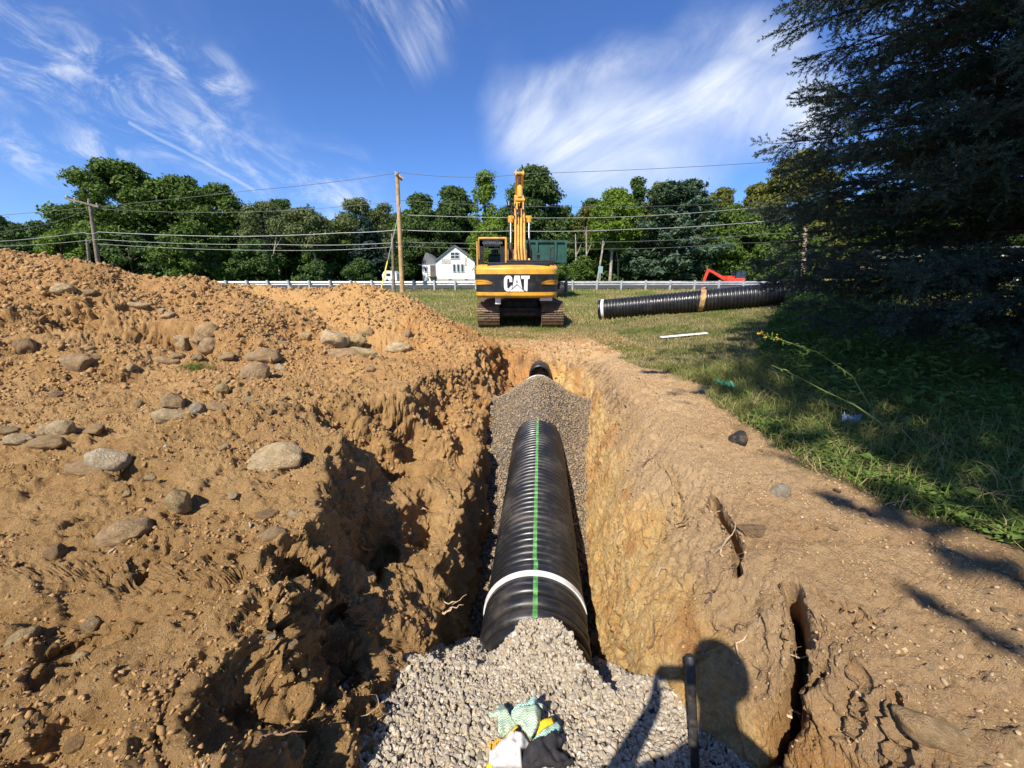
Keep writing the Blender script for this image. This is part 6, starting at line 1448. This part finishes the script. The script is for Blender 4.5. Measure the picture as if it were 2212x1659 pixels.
cloth([(1130, 850), (1190, 810), (1350, 750), (1390, 860), (1300, 920), (1080, 1060)], gb + .062, M_yell, gl1, 'trim_tag', .006, 6)
cloth([(520, 1090), (740, 900), (760, 930), (560, 1120)], gb + .06, M_yell, gl1, 'trim_edge', .004, 7); cloth([(800, 960), (830, 960), (900, 1100), (990, 1200), (970, 1280), (860, 1160)], gb + .055, M_yell, gl1, 'trim_edge', .006, 8)
mb = MB()
for k in range(46):
    a = at_h(*GXc(230 + k * 11, 1200 - k * 3.0 + rq.uniform(-15, 15)), CAMZ - gb - .04); q = at_h(*GXc(215 + k * 9.5 + rq.uniform(-20, 20), 1330 - k * 2 + rq.uniform(-60, 60)), CAMZ - gb - .02); mb.tube([a, (a + q) / 2 + Vector((rq.uniform(-.006, .006), 0, .012)), q], [.0013, .0012, .0008], 4)
mb.build('yellow_fringe', M_yell, gl1)
gl2 = empty('work_glove', (0, 0, 0)); tag(gl2, 'black and grubby white glove lying below the patterned one on the gravel', 'glove')
cloth([(230, 1400), (420, 1300), (640, 1180), (720, 1150), (860, 1200), (1000, 1290), (890, 1340), (800, 1460), (830, 1700), (330, 1700), (215, 1600)], gb + .055, M_gwhite, gl2, 'white_back', .024, 9)
cloth([(880, 1330), (1050, 1260), (1240, 1200), (1480, 1080), (1560, 1250), (1440, 1440), (1640, 1480), (1760, 1570), (1500, 1700), (800, 1700), (790, 1480)], gb + .045, M_gblk, gl2, 'black_palm', .024, 10)
cloth([(170, 1620), (350, 1600), (350, 1720), (170, 1720)], gb + .04, M_yell, gl2, 'yellow_cuff', .01, 11)

# the photographer: only the shadow is in the picture
def skin_body(nodes, edges, name, sub=2, root_i=0):
    me = bpy.data.meshes.new(name); me.from_pydata([n_[0] for n_ in nodes], edges, []); o = bpy.data.objects.new(name, me); COL.objects.link(o)
    sk = o.modifiers.new('sk', 'SKIN'); sk.use_smooth_shade = True
    for i, n_ in enumerate(nodes):
        rr_ = n_[1] if isinstance(n_[1], tuple) else (n_[1], n_[1]); me.skin_vertices[0].data[i].radius = rr_; me.skin_vertices[0].data[i].use_root = (i == root_i)
    ss = o.modifiers.new('ss', 'SUBSURF'); ss.levels = sub; ss.render_levels = sub
    bpy.context.view_layer.update(); m2 = bpy.data.meshes.new_from_object(o.evaluated_get(bpy.context.evaluated_depsgraph_get())); bpy.data.objects.remove(o)
    o = bpy.data.objects.new(name, m2); COL.objects.link(o); return o
HX, HY = .05, -.27; gzf = .11
nd = []; ed = []
def add(p, r_, prev=None):
    nd.append((p, r_)); i = len(nd) - 1
    if prev is not None: ed.append((prev, i))
    return i
pel = add((.05, -.42, 1.05), (.165, .12)); w1_ = add((.05, -.41, 1.25), (.155, .115), pel); ch = add((.05, -.39, 1.48), (.20, .135), w1_); nk0 = add((.05, -.36, 1.66), (.11, .085), ch); nk = add((.05, -.32, 1.76), (.068, .07), nk0)
hd = add((.05, -.285, 1.87), (.076, .09), nk); hd2 = add((.05, -.275, 1.95), (.08, .098), hd); hd3 = add((.05, -.285, 2.03), (.055, .065), hd2)
for s in (-1, 1):
    sh = add((.05 + s * .20, -.375, 1.59), .075, ch); el = add((.05 + s * .36, -.24, 1.33), .047, sh); wr = add((s * .105 + .005, -.105, 1.56), .030, el); pm = add((s * .098 + .005, -.07, 1.60), (.018, .036), wr); pm2 = add((s * .093 + .005, -.05, 1.635), (.014, .036), pm)
    for j in range(4):
        dz = .022 - j * .0165; b1_ = add((s * .085 + .005, -.03, 1.645 + dz * 1.1), .0088, pm2); b2_ = add((s * (.062 - .002 * j) + .005, -.036, 1.652 + dz * 1.15), .008, b1_); add((s * (.048 + .004 * j) + .005, -.040, 1.654 + dz), .007, b2_)
    t1_ = add((s * .084 + .005, -.085, 1.60), .010, pm); add((s * .062 + .005, -.068, 1.612), .0085, t1_)
    hp = add((.05 + s * .10, -.42, .95), .098, pel); kn = add((.05 + s * .14, -.36, .56), .066, hp); an = add((.05 + s * .16, -.42, .20), .043, kn); he = add((.05 + s * .16, -.43, .14), .045, an); add((.05 + s * .18, -.26, .135), (.045, .032), he)
M_skin = simple('skin', (.55, .33, .24), .55, var=.06); M_shirt = simple('grey_shirt', (.22, .24, .27), .9, var=.1, bump=.3, bscale=30); M_jean = simple('work_trousers', (.10, .11, .14), .9, var=.15, bump=.3, bscale=40); M_boot = simple('leather_boot', (.22, .13, .07), .7, var=.2); M_hair = simple('brown_hair', (.07, .045, .03), .7, var=.3, scale=60)
per = empty('person', (0, 0, 0)); tag(per, 'photographer standing on the gravel, phone raised, casting the shadow on the right wall', 'person')
body = skin_body(nd, ed, 'body'); body.parent = per
for m_ in (M_skin, M_shirt, M_jean, M_boot): body.data.materials.append(m_)
for p_ in body.data.polygons:
    c = p_.center; onarm = abs(c.x - .05) > .14 or c.y > -.2
    if c.z > 1.70 and abs(c.x - .05) < .15: k_ = 0
    elif c.z > 1.04: k_ = 0 if (c.y > -.115 and c.z > 1.5) else 1
    elif c.z > .235: k_ = 2
    else: k_ = 3
    p_.material_index = k_
v = IC4[0].copy(); v = v[:, :] * np.array([.104, .120, .108]); fm = IC4[1]; keep = ~((v[fm].mean(1)[:, 2] < -.02) & (v[fm].mean(1)[:, 1] > -.02)) & (v[fm].mean(1)[:, 2] > -.07) & ~((v[fm].mean(1)[:, 1] > .05) & (v[fm].mean(1)[:, 2] < .05))
hair = np_mesh('hair', v * (1 + .05 * vnoise(v[:, 0] * 60, v[:, 1] * 60, v[:, 2] * 60, 3))[:, None] + np.array([.05, -.285, 1.985]), fm[keep], M_hair, per, True)
M_eye = simple('eye_white', (.8, .8, .78), .2); M_iris = simple('iris', (.08, .05, .03), .2); M_lip = simple('lips', (.5, .22, .18), .5)
for s in (-1, 1):
    mb = MB(); mb.tube([(.05 + s * .032, -.193, 1.935), (.05 + s * .032, -.187, 1.934), (.05 + s * .032, -.183, 1.933)], [.013, .011, .004], 12); e_ = mb.build('eye', M_eye, per, smooth=True); mb = MB(); mb.tube([(.05 + s * .032, -.184, 1.933), (.05 + s * .032, -.181, 1.932)], [.006, .005], 10); mb.build('iris', M_iris, e_)
    mb = MB(); mb.tube([(.05 + s * .082, -.29, 1.965), (.05 + s * .094, -.30, 1.945), (.05 + s * .084, -.29, 1.905)], [.012, .017, .008], 8); mb.build('ear', M_skin, per, smooth=True)
mb = MB(); mb.tube([(.05, -.19, 1.935), (.05, -.172, 1.905), (.05, -.182, 1.892)], [.008, .014, .010], 10); mb.build('nose', M_skin, per, smooth=True)
mb = MB(); mb.tube([(.028, -.192, 1.868), (.05, -.182, 1.867), (.072, -.192, 1.868)], [.003, .007, .003], 8); mb.build('mouth', M_lip, per, smooth=True)
ph = empty('phone', (.005, -.022, CAMZ - .005)); ph.rotation_euler = (-PITCH, 0, 0); tag(ph, 'dark phone held level in both hands by the photographer', 'phone')
mb = MB(); mb.box((0, -.012, 0), (.158, .008, .076)); mb.build('case', M_blk, ph, bevel=.006); mb = MB(); mb.box((0, -.0165, 0), (.146, .001, .070)); mb.build('screen', M_win, ph)
